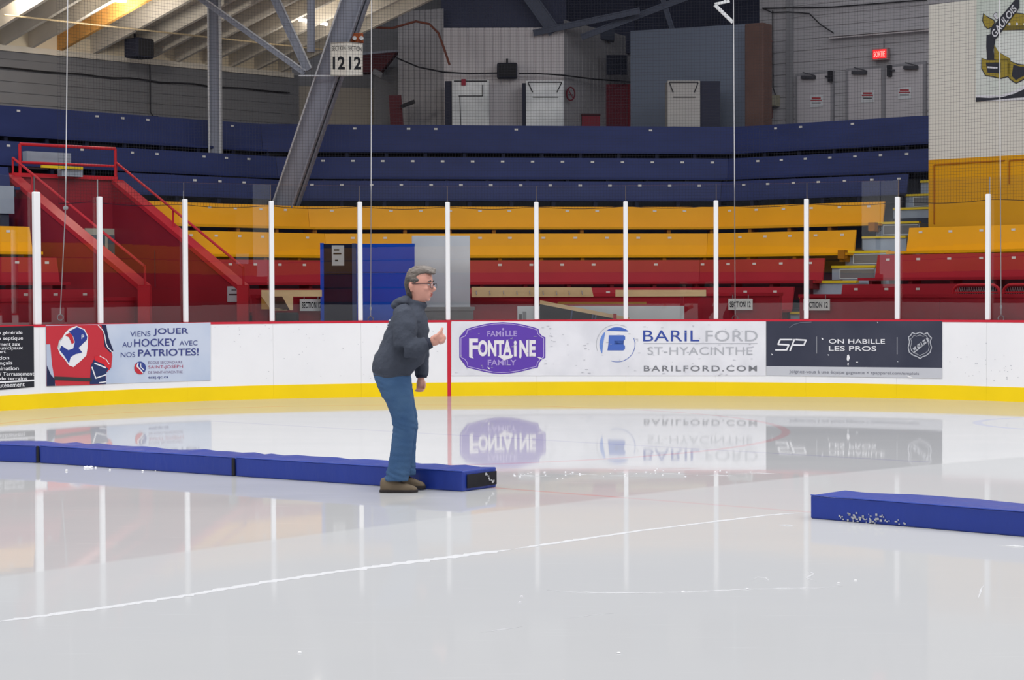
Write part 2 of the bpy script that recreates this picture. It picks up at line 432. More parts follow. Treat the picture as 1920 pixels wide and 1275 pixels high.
ad_poly('crest_blue', [c7([(585, 190), (655, 152), (715, 178), (742, 235), (738, 262), (690, 270), (668, 330), (700, 370), (640, 385), (600, 410), (585, 465), (545, 400), (505, 350), (545, 372), (520, 310), (580, 350), (622, 335), (636, 280), (620, 230)])], I('ink_crest_blue', (44, 60, 140)), ad2, off=.016)
ad_poly('crest_red', [c7([(552, 222), (590, 200), (615, 225), (630, 285), (610, 300), (585, 240)])], jred, ad2, off=.0175)
vs, fs = fit_text('P', [C7(692, 255), C7(716, 255), C7(716, 218), C7(692, 218)]); MB().add(on_board(vs, .018), fs).obj('lettering', inkw, ad2, fixn=False)
inkb = I('ink_slogan', (62, 70, 128)); inkm = I('ink_mauve', (128, 108, 140))
def t7(s, x0, y0, x1, y1, mt, y0r=None, y1r=None, **kw):
    vs, fs = fit_text(s, [C7(x0, y1), C7(x1, y1 if y1r is None else y1r), C7(x1, y0 if y0r is None else y0r), C7(x0, y0)], **kw)
    MB().add(on_board(vs, .012), fs).obj('lettering', mt, ad2, fixn=False)
t7('VIENS', 1113, 190, 1285, 235, inkb, 185, 230); t7('JOUER', 1312, 163, 1612, 228, inkb, 158, 224, bold=.012)
t7('AU', 1045, 282, 1125, 325, inkb, 280, 323); t7('HOCKEY', 1145, 255, 1508, 322, inkb, 248, 312, bold=.012); t7('AVEC', 1535, 270, 1690, 312, inkb, 266, 308)
t7('NOS', 1032, 370, 1155, 412, inkb, 366, 408); t7('PATRIOTES!', 1180, 345, 1700, 405, inkb, 332, 395, bold=.016)
t7('ÉCOLE SECONDAIRE', 1268, 440, 1560, 468, inkm, 434, 462); t7('SAINT-JOSEPH', 1268, 482, 1565, 516, I('ink_rose', (168, 74, 104)), 476, 510)
t7('DE SAINT-HYACINTHE', 1268, 530, 1562, 552, inkm, 525, 547); t7('essj.qc.ca', 1268, 572, 1440, 600, inkb, 568, 596, bold=.01)
def circ(cx, cy, rx, ry, n=28, a0=0, a1=360): return [(cx + rx * math.cos(math.radians(a0 + (a1 - a0) * i / n)), cy + ry * math.sin(math.radians(a0 + (a1 - a0) * i / n))) for i in range(n)]
cc = C7(1197, 502)
ad_poly('school_badge', [circ(cc[0], cc[1], 11, 12)], I('ink_badge_blue', (58, 72, 140)), ad2, off=.012, step=8)
ad_poly('school_badge_half', [circ(cc[0], cc[1], 11, 12, 16, 62, 242)], jred, ad2, off=.014, step=8)
ad_poly('badge_stroke', stroke([(cc[0] - 4, cc[1] - 9), (cc[0] - 6, cc[1] - 3), (cc[0], cc[1] + 3), (cc[0] + 5, cc[1] + 9)], 2.2) + stroke([(cc[0] + 1, cc[1] - 8), (cc[0] + 1, cc[1] - 2), (cc[0] + 7, cc[1] + 4)], 1.6), inkw, ad2, off=.016)
# 3 purple oval badge, wide white vinyl
ad3 = ad_poly('advertisement', [[(846.5, 602.5), (1436, 602.5), (1436, 704.5), (846.5, 704.5)]], M_vinyl, boards, off=.007, label='scuffed off-white vinyl with purple badge and car dealer lettering')
C8 = lambda x, y: (820 + x / 4.571, 580 + y / 4.571)
pl = [(245, 170), (300, 152), (400, 128), (480, 115), (560, 110), (640, 115), (720, 128), (820, 152), (868, 168), (872, 200), (895, 225), (926, 240), (926, 415), (897, 428), (870, 462), (862, 498), (790, 515), (700, 538), (620, 550), (550, 554), (480, 550), (400, 535), (320, 515), (250, 498), (243, 462), (220, 432), (188, 415), (188, 238), (222, 225), (240, 200)]
pc = (556, 332)
def shrink(l, k, d=0):
    return [(pc[0] + (x - pc[0]) * k[0], pc[1] + (y - pc[1]) * k[1]) for x, y in l]
purple, lilac, lilac2 = I('ink_purple', (94, 62, 166)), I('ink_lilac', (200, 188, 226)), I('ink_lilac_soft', (168, 150, 208))
ad_poly('badge', [[C8(x, y) for x, y in pl]], purple, ad3, off=.010)
ad_poly('badge_outline', stroke([C8(x, y) for x, y in shrink(pl, (.962, .945))], .9, True), lilac, ad3, off=.012)
def t8(s, x0, y0, x1, y1, mt, par=ad3, off=.0135, **kw):
    vs, fs = fit_text(s, [C8(x0, y1), C8(x1, y1), C8(x1, y0), C8(x0, y0)], **kw)
    return MB().add(on_board(vs, off), fs).obj('lettering', mt, par, fixn=False)
t8('FAM', 428, 185, 545, 233, lilac2, bold=.02); t8('I', 556, 192, 570, 233, lilac2, bold=.02); t8('LLE', 584, 182, 682, 231, lilac2, bold=.02)
ad_poly('dot', [circ(*C8(563, 170), 2, 2.4, 10)], lilac2, ad3, off=.0135)
cream = I('ink_cream', (226, 222, 226))
t8('F', 272, 250, 348, 408, cream, bold=.035); t8('ONT', 348, 264, 572, 404, cream, bold=.045); t8('A', 560, 264, 640, 404, cream, bold=.045)
t8('i', 655, 268, 680, 404, cream, bold=.045); t8('NE', 702, 264, 842, 404, cream, bold=.045)
t8('FAMILY', 432, 432, 676, 480, lilac2, bold=.02)
ad_poly('scuff', [[C8(x, y) for x, y in q] for q in ([(515, 400), (560, 392), (600, 396), (650, 388), (640, 415), (600, 428), (570, 438), (545, 418)], [(428, 492), (445, 500), (450, 514), (438, 510)], [(380, 512), (430, 520), (425, 526)], [(848, 408), (880, 412), (915, 430), (880, 424)], [(272, 408), (300, 405), (312, 420), (285, 416)], [(700, 395), (722, 398), (716, 420), (702, 416)])], cream, ad3, off=.0150)
# dealer mark
C9 = lambda x, y: (1100 + x / 4.571, 580 + y / 4.571)
bblue, bgrey, bgr2 = I('ink_mark_blue', (72, 104, 184)), I('ink_mark_grey', (176, 178, 184)), I('ink_url_grey', (122, 124, 130))
dblue = I('ink_word_blue', (56, 78, 158))
def a9(cx, cy, rx, ry, a0, a1, n=26): return [C9(cx + rx * math.cos(math.radians(a0 + (a1 - a0) * i / n)), cy - ry * math.sin(math.radians(a0 + (a1 - a0) * i / n))) for i in range(n + 1)]
ad_poly('mark_top', [[C9(163, 184), C9(348, 190)] + a9(262, 302, 150, 150, 50, 130, 14)], bblue, ad3, off=.010)
ad_poly('mark_left', [a9(262, 302, 152, 152, 134, 210, 18) + [C9(148, 205)][:0] + [C9(134, 375), C9(140, 300), C9(160, 192)]], I('ink_mark_light', (104, 138, 206)), ad3, off=.010)
ad_poly('mark_right', stroke(a9(262, 302, 152, 148, -110, 22), 1.0), bblue, ad3, off=.010)
ad_poly('mark_outer', stroke(a9(255, 300, 172, 168, 60, 200), .8), bgrey, ad3, off=.010)
ad_poly('mark_letter', [[C9(x, y) for x, y in [(190, 222), (318, 222), (330, 234), (330, 258), (318, 268), (236, 270), (230, 276), (206, 296), (206, 300), (316, 300), (328, 312), (328, 340), (314, 352), (178, 352), (186, 300)]]], bblue, ad3, off=.011)
t9 = lambda s, x0, y0, x1, y1, mt, **kw: MB().add(on_board(fit_text(s, [C9(x0, y1), C9(x1, y1), C9(x1, y0), C9(x0, y0)], **kw)[0], .0115), text2d(s, **kw)[1]).obj('lettering', mt, ad3, fixn=False)
t9('BARIL', 484, 180, 966, 274, dblue, spacing=1.05); t9('FORD', 1020, 180, 1466, 274, bgrey, spacing=1.05)
ad_poly('rule', [[C9(488, 290), C9(1464, 290), C9(1464, 295), C9(488, 295)]], bgrey, ad3, off=.011)
t9('ST-HYACINTHE', 522, 322, 1422, 390, bgrey, spacing=1.05); t9('BARILFORD.COM', 490, 482, 1460, 532, bgr2, spacing=1.25, bold=.01)
# 4 navy outfitter ad
ad4 = ad_poly('advertisement', [[(1436.8, 602.5), (1767, 602), (1767, 690), (1436.8, 686.5)]], mat('ad_slate', (58, 61, 76), .4, scale=1.6, second=(72, 74, 88), second_amt=.6), boards, label='dark slate advertisement with white lettering and shield emblem')
ad_poly('grey_strip', [[(1436.8, 686.5), (1767, 690), (1767, 709.5), (1436.8, 704)]], I('ad_strip', (190, 192, 199)), ad4, off=.008)
CA = lambda x, y: (1420 + x / 3.84, 580 + y / 3.84)
def tA(s, x0, y0, x1, y1, mt=inkw, y0r=None, y1r=None, **kw):
    vs, fs = fit_text(s, [CA(x0, y1), CA(x1, y1 if y1r is None else y1r), CA(x1, y0 if y0r is None else y0r), CA(x0, y0)], **kw)
    MB().add(on_board(vs, .012), fs).obj('lettering', mt, ad4, fixn=False)
sp_ = []
for pl_ in ([(252, 218), (165, 218), (150, 252), (228, 256), (212, 292), (132, 292)], [(236, 298), (268, 216)], [(278, 218), (352, 222), (336, 258), (262, 256)]):
    sp_ += stroke([CA(*p) for p in pl_], 2.9)
ad_poly('lettering', sp_, inkw, ad4, off=.012)
ad_poly('divider', [[CA(427, 196), CA(431, 196), CA(431, 318), CA(427, 318)], [CA(1006, 200), CA(1011, 200), CA(1011, 324), CA(1006, 324)]], I('ink_divider', (150, 152, 160)), ad4, off=.012)
tA('ON HABILLE', 516, 214, 920, 246, y0r=214, y1r=248, bold=.008, spacing=1.0); tA('LES PROS', 516, 264, 858, 298, y0r=266, y1r=300, bold=.008)
sh = [(1118, 168), (1142, 178), (1172, 165), (1202, 180), (1226, 168), (1240, 190), (1256, 205), (1246, 235), (1256, 275), (1246, 310), (1218, 332), (1190, 342), (1174, 355), (1156, 342), (1124, 330), (1096, 308), (1088, 275), (1098, 235), (1090, 200), (1106, 188)]
silver = I('ink_silver', (176, 178, 186))
ad_poly('shield_emblem', stroke([CA(*p) for p in sh], 1.9, True) + stroke([CA(1172 + (x - 1172) * .8, 258 + (y - 258) * .8) for x, y in sh], .8, True) + [[CA(1108, 290), CA(1226, 200), CA(1238, 228), CA(1128, 318)]], silver, ad4, off=.012)
vs, fs = fit_text('LNH', [CA(1124, 308), CA(1228, 236), CA(1216, 208), CA(1112, 282)], bold=.02)
MB().add(on_board(vs, .0145), fs).obj('lettering', I('ad_slate_ink', (52, 55, 70)), ad4, fixn=False)
tA('Joignez-vous à une équipe gagnante × spapparel.com/emplois', 230, 434, 1166, 466, I('ink_small', (120, 122, 134)), y0r=452, y1r=478)
ad_poly('scuff', [[CA(x, y) for x, y in q] for q in ([(648, 330), (660, 325), (668, 350), (655, 378), (645, 360)], [(652, 385), (660, 385), (658, 405), (650, 400)], [(462, 204), (474, 208), (476, 220), (466, 216)], [(102, 318), (112, 324), (106, 332)], [(508, 322), (520, 330), (512, 334)], [(864, 90), (872, 94), (870, 102)], [(710, 378), (728, 378), (726, 383), (710, 383)], [(1008, 374), (1018, 376), (1012, 380)], [(1068, 474), (1100, 480), (1126, 494), (1092, 490)])], inkw, ad4, off=.0135)
ad_poly('scuff', stroke([CA(*p) for p in [(232, 132), (262, 110), (310, 96), (390, 92)]], 1.4), I('ink_scuff', (100, 102, 116)), ad4, off=.0135)
# small dark puck marks on the boards, worn into the vinyl
rp = random.Random(3); q = []
for _ in range(120):
    x = rp.uniform(850, 1430); y = rp.uniform(608, 704); w = rp.uniform(1, 6); q.append([(x, y), (x + w, y + rp.uniform(-.3, .3)), (x + w, y + .7), (x, y + .7)])
for _ in range(30):
    x = rp.uniform(1775, 1915); y = rp.uniform(640, 715); w = rp.uniform(1, 2.5); q.append([(x, y), (x + w, y), (x + w, y + 1), (x, y + 1)])
for _ in range(50):
    x = rp.uniform(400, 830); y = rp.uniform(610, 712); w = rp.uniform(1, 3); q.append([(x, y), (x + w, y), (x + w, y + .7), (x, y + .7)])
ad_poly('puck_marks', q, I('ink_puck', (172, 173, 182)), boards, off=.0145, kind='stuff')
# ---------------------------------------------------------------- bleachers: three facets round the corner
V2 = lambda x, y: Vector((x, y))
uL, uC, uR = V2(.714, .70).normalized(), V2(.993, .119).normalized(), V2(.811, -.584).normalized()
nrm = lambda u: V2(-u.y, u.x)
nL, nC, nR = nrm(uL), nrm(uC), nrm(uR)
JL0, JR0 = V2(-3.29, 31.3), V2(3.38, 32.1)
mit = lambda a, b: (a + b) / (1 + a.dot(b))
def JL(d): return JL0 + mit(nL, nC) * d
def JR(d): return JR0 + mit(nC, nR) * d
uD = V2(1, -.95).normalized(); nD = nrm(uD)               # the facet right of the aisle
D0 = V2(6.5, 34.5 - .95 * 6.5)
def facet(px, d):                                         # plan line under pixel column px
    a = PL(px, 500, JL(d), uL)
    if a.x < JL(d).x: return JL(d), uL, nL
    b = PL(px, 500, JR(d), uR)
    if b.x > JR(d).x: return JR(d), uR, nR
    return JL(d), uC, nC
def on_row(px, d, py=500):
    p, u, n = facet(px, d); q_ = PL(px, py, p, u); return V2(q_.x, q_.y)
def row_path(x0, x1, d):
    pts = []; a = on_row(x0, d); b = on_row(x1, d)
    pts.append(a)
    if a.x < JL(d).x - .02 and b.x > JL(d).x + .02: pts.append(JL(d))
    if a.x < JR(d).x - .02 and b.x > JR(d).x + .02: pts.append(JR(d))
    pts.append(b); return pts
HT = {1: 1.52, 2: 1.955, 3: 2.40, 4: 2.865, 5: 3.33, 6: 3.78, 7: 4.40}
HB = {1: .34, 2: .34, 3: .355, 4: .345, 5: .31, 6: .355, 7: .47}
M_blue = mat('bench_blue', (43, 53, 98), .45, vary=.12, scale=1.5, stretch=(1, 1, 3), bump=.05)
M_yel = mat('bench_yellow', (226, 160, 16), .42, vary=.05, scale=2, bump=.04)
M_rd = mat('bench_red', (158, 34, 46), .42, vary=.07, scale=2, bump=.04)
M_yb = mat('bracket_ochre', (150, 96, 24), .6, vary=.1)
M_rb = mat('bracket_maroon', (96, 28, 34), .6, vary=.1)
M_bb = mat('bracket_navy', (28, 32, 52), .6, vary=.1)
M_plate = mat('number_plate_white', (214, 212, 206), .4, vary=.05)
CK = {1: M_rd, 2: M_rd, 3: M_yel, 4: M_yel, 5: M_blue, 6: M_blue, 7: M_blue}
CB = {1: M_rb, 2: M_rb, 3: M_yb, 4: M_yb, 5: M_bb, 6: M_bb, 7: M_bb}
CN = {1: 'red', 2: 'red', 3: 'yellow', 4: 'yellow', 5: 'blue', 6: 'blue', 7: 'blue'}
_plate = None
def plate(pos, u, n, parent, tilt):
    global _plate
    if _plate is None:
        me = MB().box((0, 0, 0), (.030, 0, 0), (0, .003, 0), (0, 0, .016))
        o = me.obj('number_plate', M_plate, parent); _plate = o.data
    else:
        o = bpy.data.objects.new('number_plate', _plate); COL.objects.link(o); o.parent = parent
        o.matrix_parent_inverse = parent.matrix_basis.inverted()
    o.location = pos; o.rotation_euler = (0, 0, math.atan2(u.y, u.x))
def bench(k, segs, label, dots, seatx=0.0, sides=True, group='rows of plank benches round the corner stand', ht=None, hb=None):
    """segs: list of (a, b, u, n) plan segments of the backrest's lower edge"""
    h = ht or HT[k]; hb = hb or HB[k]; th = .035; tilt = .09 * hb / .4
    mid = (segs[0][0] + segs[-1][1]) / 2
    t = thing('bench_row', label, 'bench', (mid.x, mid.y, h - hb - .45), group)
    for si, (a, b, u, n) in enumerate(segs):
        zb = h - hb; nn = Vector((n.x, n.y, 0)); uu = Vector((u.x, u.y, 0)).normalized() * .004
        A = Vector((a.x, a.y, zb)) + uu; B = Vector((b.x, b.y, zb)) - uu
        T = Vector((0, 0, hb)) + nn * tilt
        def tv(j):
            if 0 <= j < len(segs): m2 = mit(n, segs[j][3]); return Vector((m2.x, m2.y, 0))
            return nn
        ta, tb = tv(si - 1), tv(si + 1); Zh = Vector((0, 0, hb))
        A, B = Vector((a.x, a.y, zb)), Vector((b.x, b.y, zb)); k0, k1 = uu * .6, -uu * .6
        q8 = [A, B, B + Zh + tb * tilt, A + Zh + ta * tilt]; q8 = [q8[0] + k0, q8[1] + k1, q8[2] + k1, q8[3] + k0]
        bk8 = [q8[0] + ta * th, q8[1] + tb * th, q8[2] + tb * th, q8[3] + ta * th]
        MB().add(q8 + bk8, [(0, 1, 2, 3), (7, 6, 5, 4), (0, 4, 5, 1), (1, 5, 6, 2), (2, 6, 7, 3), (3, 7, 4, 0)]).obj('backrest', CK[k], t)
        # seat plank
        A2 = Vector((a.x, a.y, zb - .04)) - Vector((u.x, u.y, 0)) * seatx; B2 = Vector((b.x, b.y, zb - .04)) + Vector((u.x, u.y, 0)) * seatx
        MB().quadp(A2, B2, B2 - tb * .27, A2 - ta * .27, (0, 0, .04)).obj('seat', CK[k], t)
        L_ = (b - a).length; m_ = max(1, int(L_ / .68)); me = None
        for i in range(m_ + 1):
            p = a.lerp(b, (i + .12) / (m_ + .24)); c = Vector((p.x, p.y, zb - .09)) - nn * .12
            if me is None:
                o = MB().box((0, 0, 0), Vector((u.x, u.y, 0)).normalized() * .03, nn * .12, (0, 0, .048)).obj('bracket', CB[k], t); me = o.data
            else:
                o = bpy.data.objects.new('bracket', me); COL.objects.link(o); o.parent = t; o.matrix_parent_inverse = t.matrix_basis.inverted()
            o.location = c
    for px, dz in [(x if isinstance(x, tuple) else (x, .07)) for x in dots]:
        for (a, b, u, n) in segs:
            q_ = PL(px, 500, a, u); s_ = (V2(q_.x, q_.y) - a).dot(u.normalized())
            if -.02 < s_ < (b - a).length + .02:
                fr = (hb - dz) / hb
                plate(Vector((q_.x, q_.y, h - dz)) + Vector((n.x, n.y, 0)) * (tilt * fr - .006), u, n, t, 0); break
    return t
def segs_of(x0, x1, d):
    P_ = row_path(x0, x1, d); out = []
    for a, b in zip(P_[:-1], P_[1:]):
        u = (b - a).normalized(); out.append((a, b, u, nrm(u)))
    return out
dd = lambda k: .75 * (k - 4)
bench(7, segs_of(-90, 1790, dd(7)), 'topmost dark blue bench row below the grey back walls', [43, 190, 238, 285, 443, 667, 768, 819, 970, 1222, 1450, 1497, 1594])
bench(6, segs_of(-90, 1790, dd(6)), 'second dark blue bench row from the top, steel columns behind it',
      [22, 160, 254, 300, 388, 430, 472] + [719 + 56.2 * i for i in range(12)] + [607, 663, 1418, 1462, 1507, 1553, 1600, 1648, 1697])
bench(5, segs_of(-90, 22, dd(5)), 'short dark blue bench piece at the far left beside the red stair wall', [])
bench(5, segs_of(226, 1700, dd(5)), 'lowest dark blue bench row, directly above the yellow rows', [91, 370, 417, 462] + [586 + 55.9 * i for i in range(14)] + [1392, 1437, 1485, 1532, 1581, 1632, 1683])
bench(4, segs_of(268, 1655, dd(4)), 'upper yellow bench row running across the middle stand', [398, 446, 494, 540, 623, 734, 790, 845, 901, 956, 1065, 1121, 1229, 1285, 1365, 1415, 1466, 1518, 1571, 1626], seatx=.0)
bench(3, segs_of(340, 1601, dd(3)), 'lower yellow bench row across the middle stand, above the red rows', [363, 410, 454, 497, 581, 662, 723, 901, 957, 962 + 58, 1080, 1139, 1198, 1257, 1384, 1431, 1478, 1526, 1576])
bench(2, segs_of(400, 1542, dd(2)), 'upper red bench row of the middle stand, ending left of the aisle steps', [436, 483, 529, 575, 938, 997, 1055, 1114, 1231, 1314, 1362, 1411, 1461, 1516])
bench(1, segs_of(462, 1484, dd(1)), 'lowest red bench row of the middle stand, behind the red front wall', [1141, 1394, 1450])
bench(3, segs_of(-90, 62, dd(3)), 'short yellow bench at the far left of the red stair wall', [20], group=None)
bench(2, segs_of(-90, 112, dd(2)), 'upper red bench at the far left of the red stair wall', [36, 92])
bench(1, segs_of(-90, 186, dd(1)), 'lower red bench at the far left of the red stair wall', [52, 108, 163])
def segD(x0, x1, d):
    p = D0 + nD * d; a = PL(x0, 500, p, uD); b = PL(x1, 500, p, uD); return [(V2(a.x, a.y), V2(b.x, b.y), uD, nD)]
bench(3, segD(1699, 2060, 0), 'yellow bench right of the aisle steps, under the yellow panelled wall', [1722, 1778, 1836, 1896], seatx=.18)
bench(2, segD(1640, 2060, -.7), 'upper red bench right of the aisle steps', [1661, 1718, 1776, 1836, 1897], seatx=.12, ht=1.985)
bench(1, segD(1574, 1792, -1.4), 'lowest red bench right of the aisle steps, behind the front wall', [1601, 1658, 1717], ht=1.55)

# stepped terrace under the benches
M_step = mat('terrace_grey', (62, 66, 76), .85, vary=.15, scale=3)
terr = thing('seating_terrace', 'dark grey stepped terrace carrying the bench rows', 'terrace', (0, 31, 0))
def terrace(x0, x1, ks):
    for k in ks:
        tz = HT[k] - HB[k] - .42
        f0, f1 = row_path(x0, x1, dd(k) - .42), row_path(x0, x1, dd(k) + .33)
        if len(f0) != len(f1): continue
        vs = []; n = len(f0)
        for a, b in zip(f0, f1): vs += [(a.x, a.y, tz - .55), (b.x, b.y, tz - .55), (b.x, b.y, tz), (a.x, a.y, tz)]
        fs = [(0, 1, 2, 3), (4 * n - 1, 4 * n - 2, 4 * n - 3, 4 * n - 4)]
        for i in range(n - 1):
            for j in range(4): fs.append((4 * i + j, 4 * i + (j + 1) % 4, 4 * i + 4 + (j + 1) % 4, 4 * i + 4 + j))
        MB().add(vs, fs).obj('tread', M_step, terr)
terrace(-120, 1830, (6, 7)); terrace(-120, 18, (5,)); terrace(256, 1830, (5,)); terrace(290, 1620, (4,)); terrace(350, 1580, (3,)); terrace(410, 1540, (2,)); terrace(470, 1500, (1,))
terrace(-120, 60, (1, 2, 3, 4))
for k, d_, h_ in ((3, 0, 2.40), (2, -.7, 1.985), (1, -1.4, 1.55)):
    p = D0 + nD * (d_ - .4); x0 = {3: 1688, 2: 1642, 1: 1576}[k]
    a, b = PL(x0, 500, p, uD), PL(2080, 500, p, uD); tz = h_ - HB[k] - .42
    MB().quadp((a.x, a.y, 0), (b.x, b.y, 0), (b.x, b.y, tz), (a.x, a.y, tz), Vector((nD.x, nD.y, 0)) * .74).obj('tread', M_step, terr)
fb = row_path(-120, 1830, dd(7) + .30)
for p_, q_ in zip(fb[:-1], fb[1:]):
    MB().quadp((p_.x, p_.y, 3.3), (q_.x, q_.y, 3.3), (q_.x, q_.y, 4.22), (p_.x, p_.y, 4.22), (0, .03, 0)).obj('gap_backing', M_step, terr)  # added board behind the top row, keeps the gap below it dark
# walkway slab behind the top row
wk = terr
f0, f1 = row_path(-160, 1990, dd(7) + .34), row_path(-160, 1990, 9.5)
vs = []
for a, b in zip(f0, f1): vs += [(a.x, a.y, 3.0), (b.x, b.y, 3.0), (b.x, b.y, 3.45), (a.x, a.y, 3.45)]
n = len(f0); fs = [(0, 1, 2, 3), (4 * n - 1, 4 * n - 2, 4 * n - 3, 4 * n - 4)]
for i in range(n - 1):
    for j in range(4): fs.append((4 * i + j, 4 * i + (j + 1) % 4, 4 * i + 4 + (j + 1) % 4, 4 * i + 4 + j))
MB().add(vs, fs).obj('walkway_slab', M_step, terr)

# red front wall before the first row
fwall = thing('front_wall', 'low red wall with a red top rail before the first bench row', 'wall', (0, 28.9, 0))
dF = -2.92
def fw_seg(a, b, n, z1=1.385, par=fwall):
    u = (b - a).normalized(); nn = Vector((n.x, n.y, 0)); w_ = (b - a).length; m_ = max(1, round(w_ / 2.4))
    for i in range(m_):
        p, q_ = a.lerp(b, i / m_) + u * .003, a.lerp(b, (i + 1) / m_) - u * .003
        MB().quadp((p.x, p.y, 0), (q_.x, q_.y, 0), (q_.x, q_.y, z1), (p.x, p.y, z1), nn * .08).obj('wall_panel', M_rd, par)
    MB().quadp(Vector((a.x, a.y, z1)) - nn * .03, Vector((b.x, b.y, z1)) - nn * .03, Vector((b.x, b.y, z1 + .05)) - nn * .03, Vector((a.x, a.y, z1 + .05)) - nn * .03, nn * .14).obj('top_rail', M_rd, par)
for a, b, u, n in segs_of(478, 1462, dF): fw_seg(a, b, n)
fwl = thing('front_wall', 'low red wall at the far left in front of the red benches', 'wall', (-5.5, 24.5, 0))
for a, b, u, n in segs_of(-80, 276, dF + .32): fw_seg(a, b, n, 1.36, fwl)
fwr = thing('front_wall', 'low red wall right of the aisle steps, section sign at its left end', 'wall', (6, 26, 0))
pF = D0 + nD * (-1.95); a, b = PL(1499, 500, pF, uD), PL(2060, 500, pF, uD); fw_seg(V2(a.x, a.y), V2(b.x, b.y), nD, 1.36, fwr)

# aisle steps
M_nose = mat('nosing_yellow', (214, 186, 40), .5, vary=.08)
M_riser = mat('riser_grey', (150, 160, 172), .7, vary=.1, scale=4)
M_rdk = mat('riser_inset', (112, 112, 112), .7, vary=.1)
M_rfr = mat('inset_frame', (190, 196, 196), .6, vary=.05)
st = thing('aisle_steps', 'grey aisle steps with yellow nosings between the bench sections', 'steps', (5, 28.5, 0))
lefts = [1462, 1482, 1500, 1525, 1560, 1585, 1617, 1642, 1675, 1698, 1726]
for j in range(-3, 8):
    d = -1.50 + .375 * j; z = 1.61 + .232 * j; x0 = lefts[j + 3]
    p = JR(d); a3, b3 = PL(x0, 500, p, uR), PL(min(x0 + 82, 1800), 500, p, uR)
    a, b = Vector((a3.x, a3.y, 0)), Vector((b3.x, b3.y, 0)); nn = Vector((nR.x, nR.y, 0)); uu = (b - a).normalized()
    Z = Vector((0, 0, 1))
    MB().quadp(a + Z * (z - .62), b + Z * (z - .62), b + Z * (z - .03), a + Z * (z - .03), nn * .40).obj('step', M_riser, st)
    MB().quadp(a + Z * (z - .034) - nn * .025, b + Z * (z - .034) - nn * .025, b + Z * z - nn * .025, a + Z * z - nn * .025, nn * .09).obj('nosing', M_nose, st)
    if j in (1, 2, 4, 6):
        a2 = a + uu * .14; b2 = b - uu * .02
        MB().quadp(a2 + Z * (z - .19), b2 + Z * (z - .19), b2 + Z * (z - .06), a2 + Z * (z - .06), -nn * .012).obj('riser_inset', M_rdk, st)
        MB().bar(a2 + Z * (z - .055) - nn * .012, b2 + Z * (z - .055) - nn * .012, .012).bar(a2 + Z * (z - .055) - nn * .012, a2 + Z * (z - .20) - nn * .012, .012).bar(a2 + Z * (z - .2) - nn * .012, b2 + Z * (z - .2) - nn * .012, .012).obj('inset_frame', M_rfr, st)
def text_plane(s, px0, py0, px1, py1, p, u, mt, parent, off=.004, name='lettering', **kw):
    n = Vector((u[1], -u[0], 0)).normalized()
    c = [PL(px0, py1, p, u), PL(px1, py1, p, u), PL(px1, py0, p, u), PL(px0, py0, p, u)]
    vs, fs = fit_text(s, c, **kw); return MB().add([v + n * off for v in vs], fs).obj(name, mt, parent, fixn=False)
M_ink = mat('ink_black', (30, 32, 38), .5, vary=.02)
text_plane('B', 1531, 530, 1537, 541, JR(-1.5), uR, M_ink, st, off=.01); text_plane('D', 1647, 426, 1653, 434, JR(-.75), uR, M_ink, st, off=.01)
# end brackets of bench rows next to the steps
for (x, y, d, mt_) in ((1637, 425, -.25, M_yb), (1580, 477, -1.0, M_yb), (1521, 533, -1.72, M_rb)):
    p = PL(x, y, JR(d), uR); MB().box(p, Vector((uR.x, uR.y, 0)) * .055, Vector((nR.x, nR.y, 0)) * .06, (0, 0, .065)).obj('bench_end_bracket', mt_, st)

# ---------------------------------------------------------------- red stair passage on the left
M_wr = mat('painted_red', (146, 36, 46), .5, vary=.08, scale=2, bump=.06)
M_wr2 = mat('painted_red_rail', (190, 42, 52), .4, vary=.05)
Z = Vector((0, 0, 1))
A0, A1 = V2(-7.41, 28.6), V2(-4.93, 25.82)
B0, B1 = V2(-6.10, 29.70), V2(-3.78, 27.06)
pas = thing('stair_passage', 'red walled passage with sloping side walls and red handrails', 'passage', (-5.5, 27.8, 0))
def slopewall(a, b, zt0, zt1, parent, zb=0.0):
    u = (b - a).normalized(); n = Vector((-u.y, u.x, 0)) * .07
    a3, b3 = Vector((a.x, a.y, 0)), Vector((b.x, b.y, 0))
    MB().quadp(a3 - n, b3 - n, b3 + Z * zt1 - n, a3 + Z * zt0 - n, 2 * n).obj('side_wall', M_wr, parent)
    n2 = n * 1.35
    MB().quadp(a3 + Z * zt0 - n2, b3 + Z * zt1 - n2, b3 + Z * (zt1 + .07) - n2, a3 + Z * (zt0 + .07) - n2, 2 * n2).obj('lit_wall_cap', M_wr2, parent)  # brighter red puts the lit top of the wall into the colour
slopewall(A0, A1, 3.16, 1.50, pas); slopewall(B0, B1, 3.16, 1.50, pas)
for E1 in (A1, B1):
    MB().abox(E1.x - .08, E1.x + .08, E1.y - .1, E1.y + .06, 0, 1.56).obj('end_post', M_wr2, pas)
a3, b3 = Vector((A0.x, A0.y, 0)), Vector((B0.x, B0.y, 0)); ub = (b3 - a3).normalized(); nb = Vector((-ub.y, ub.x, 0))
MB().quadp(a3, b3, b3 + Z * 3.2, a3 + Z * 3.2, nb * .1).obj('end_wall', M_wr, pas)
MB().quadp(a3 + Z * 3.2 - nb * .05, b3 + Z * 3.2 - nb * .05, b3 + Z * 3.26 - nb * .05, a3 + Z * 3.26 - nb * .05, nb * .2).obj('landing_edge', M_wr2, pas)
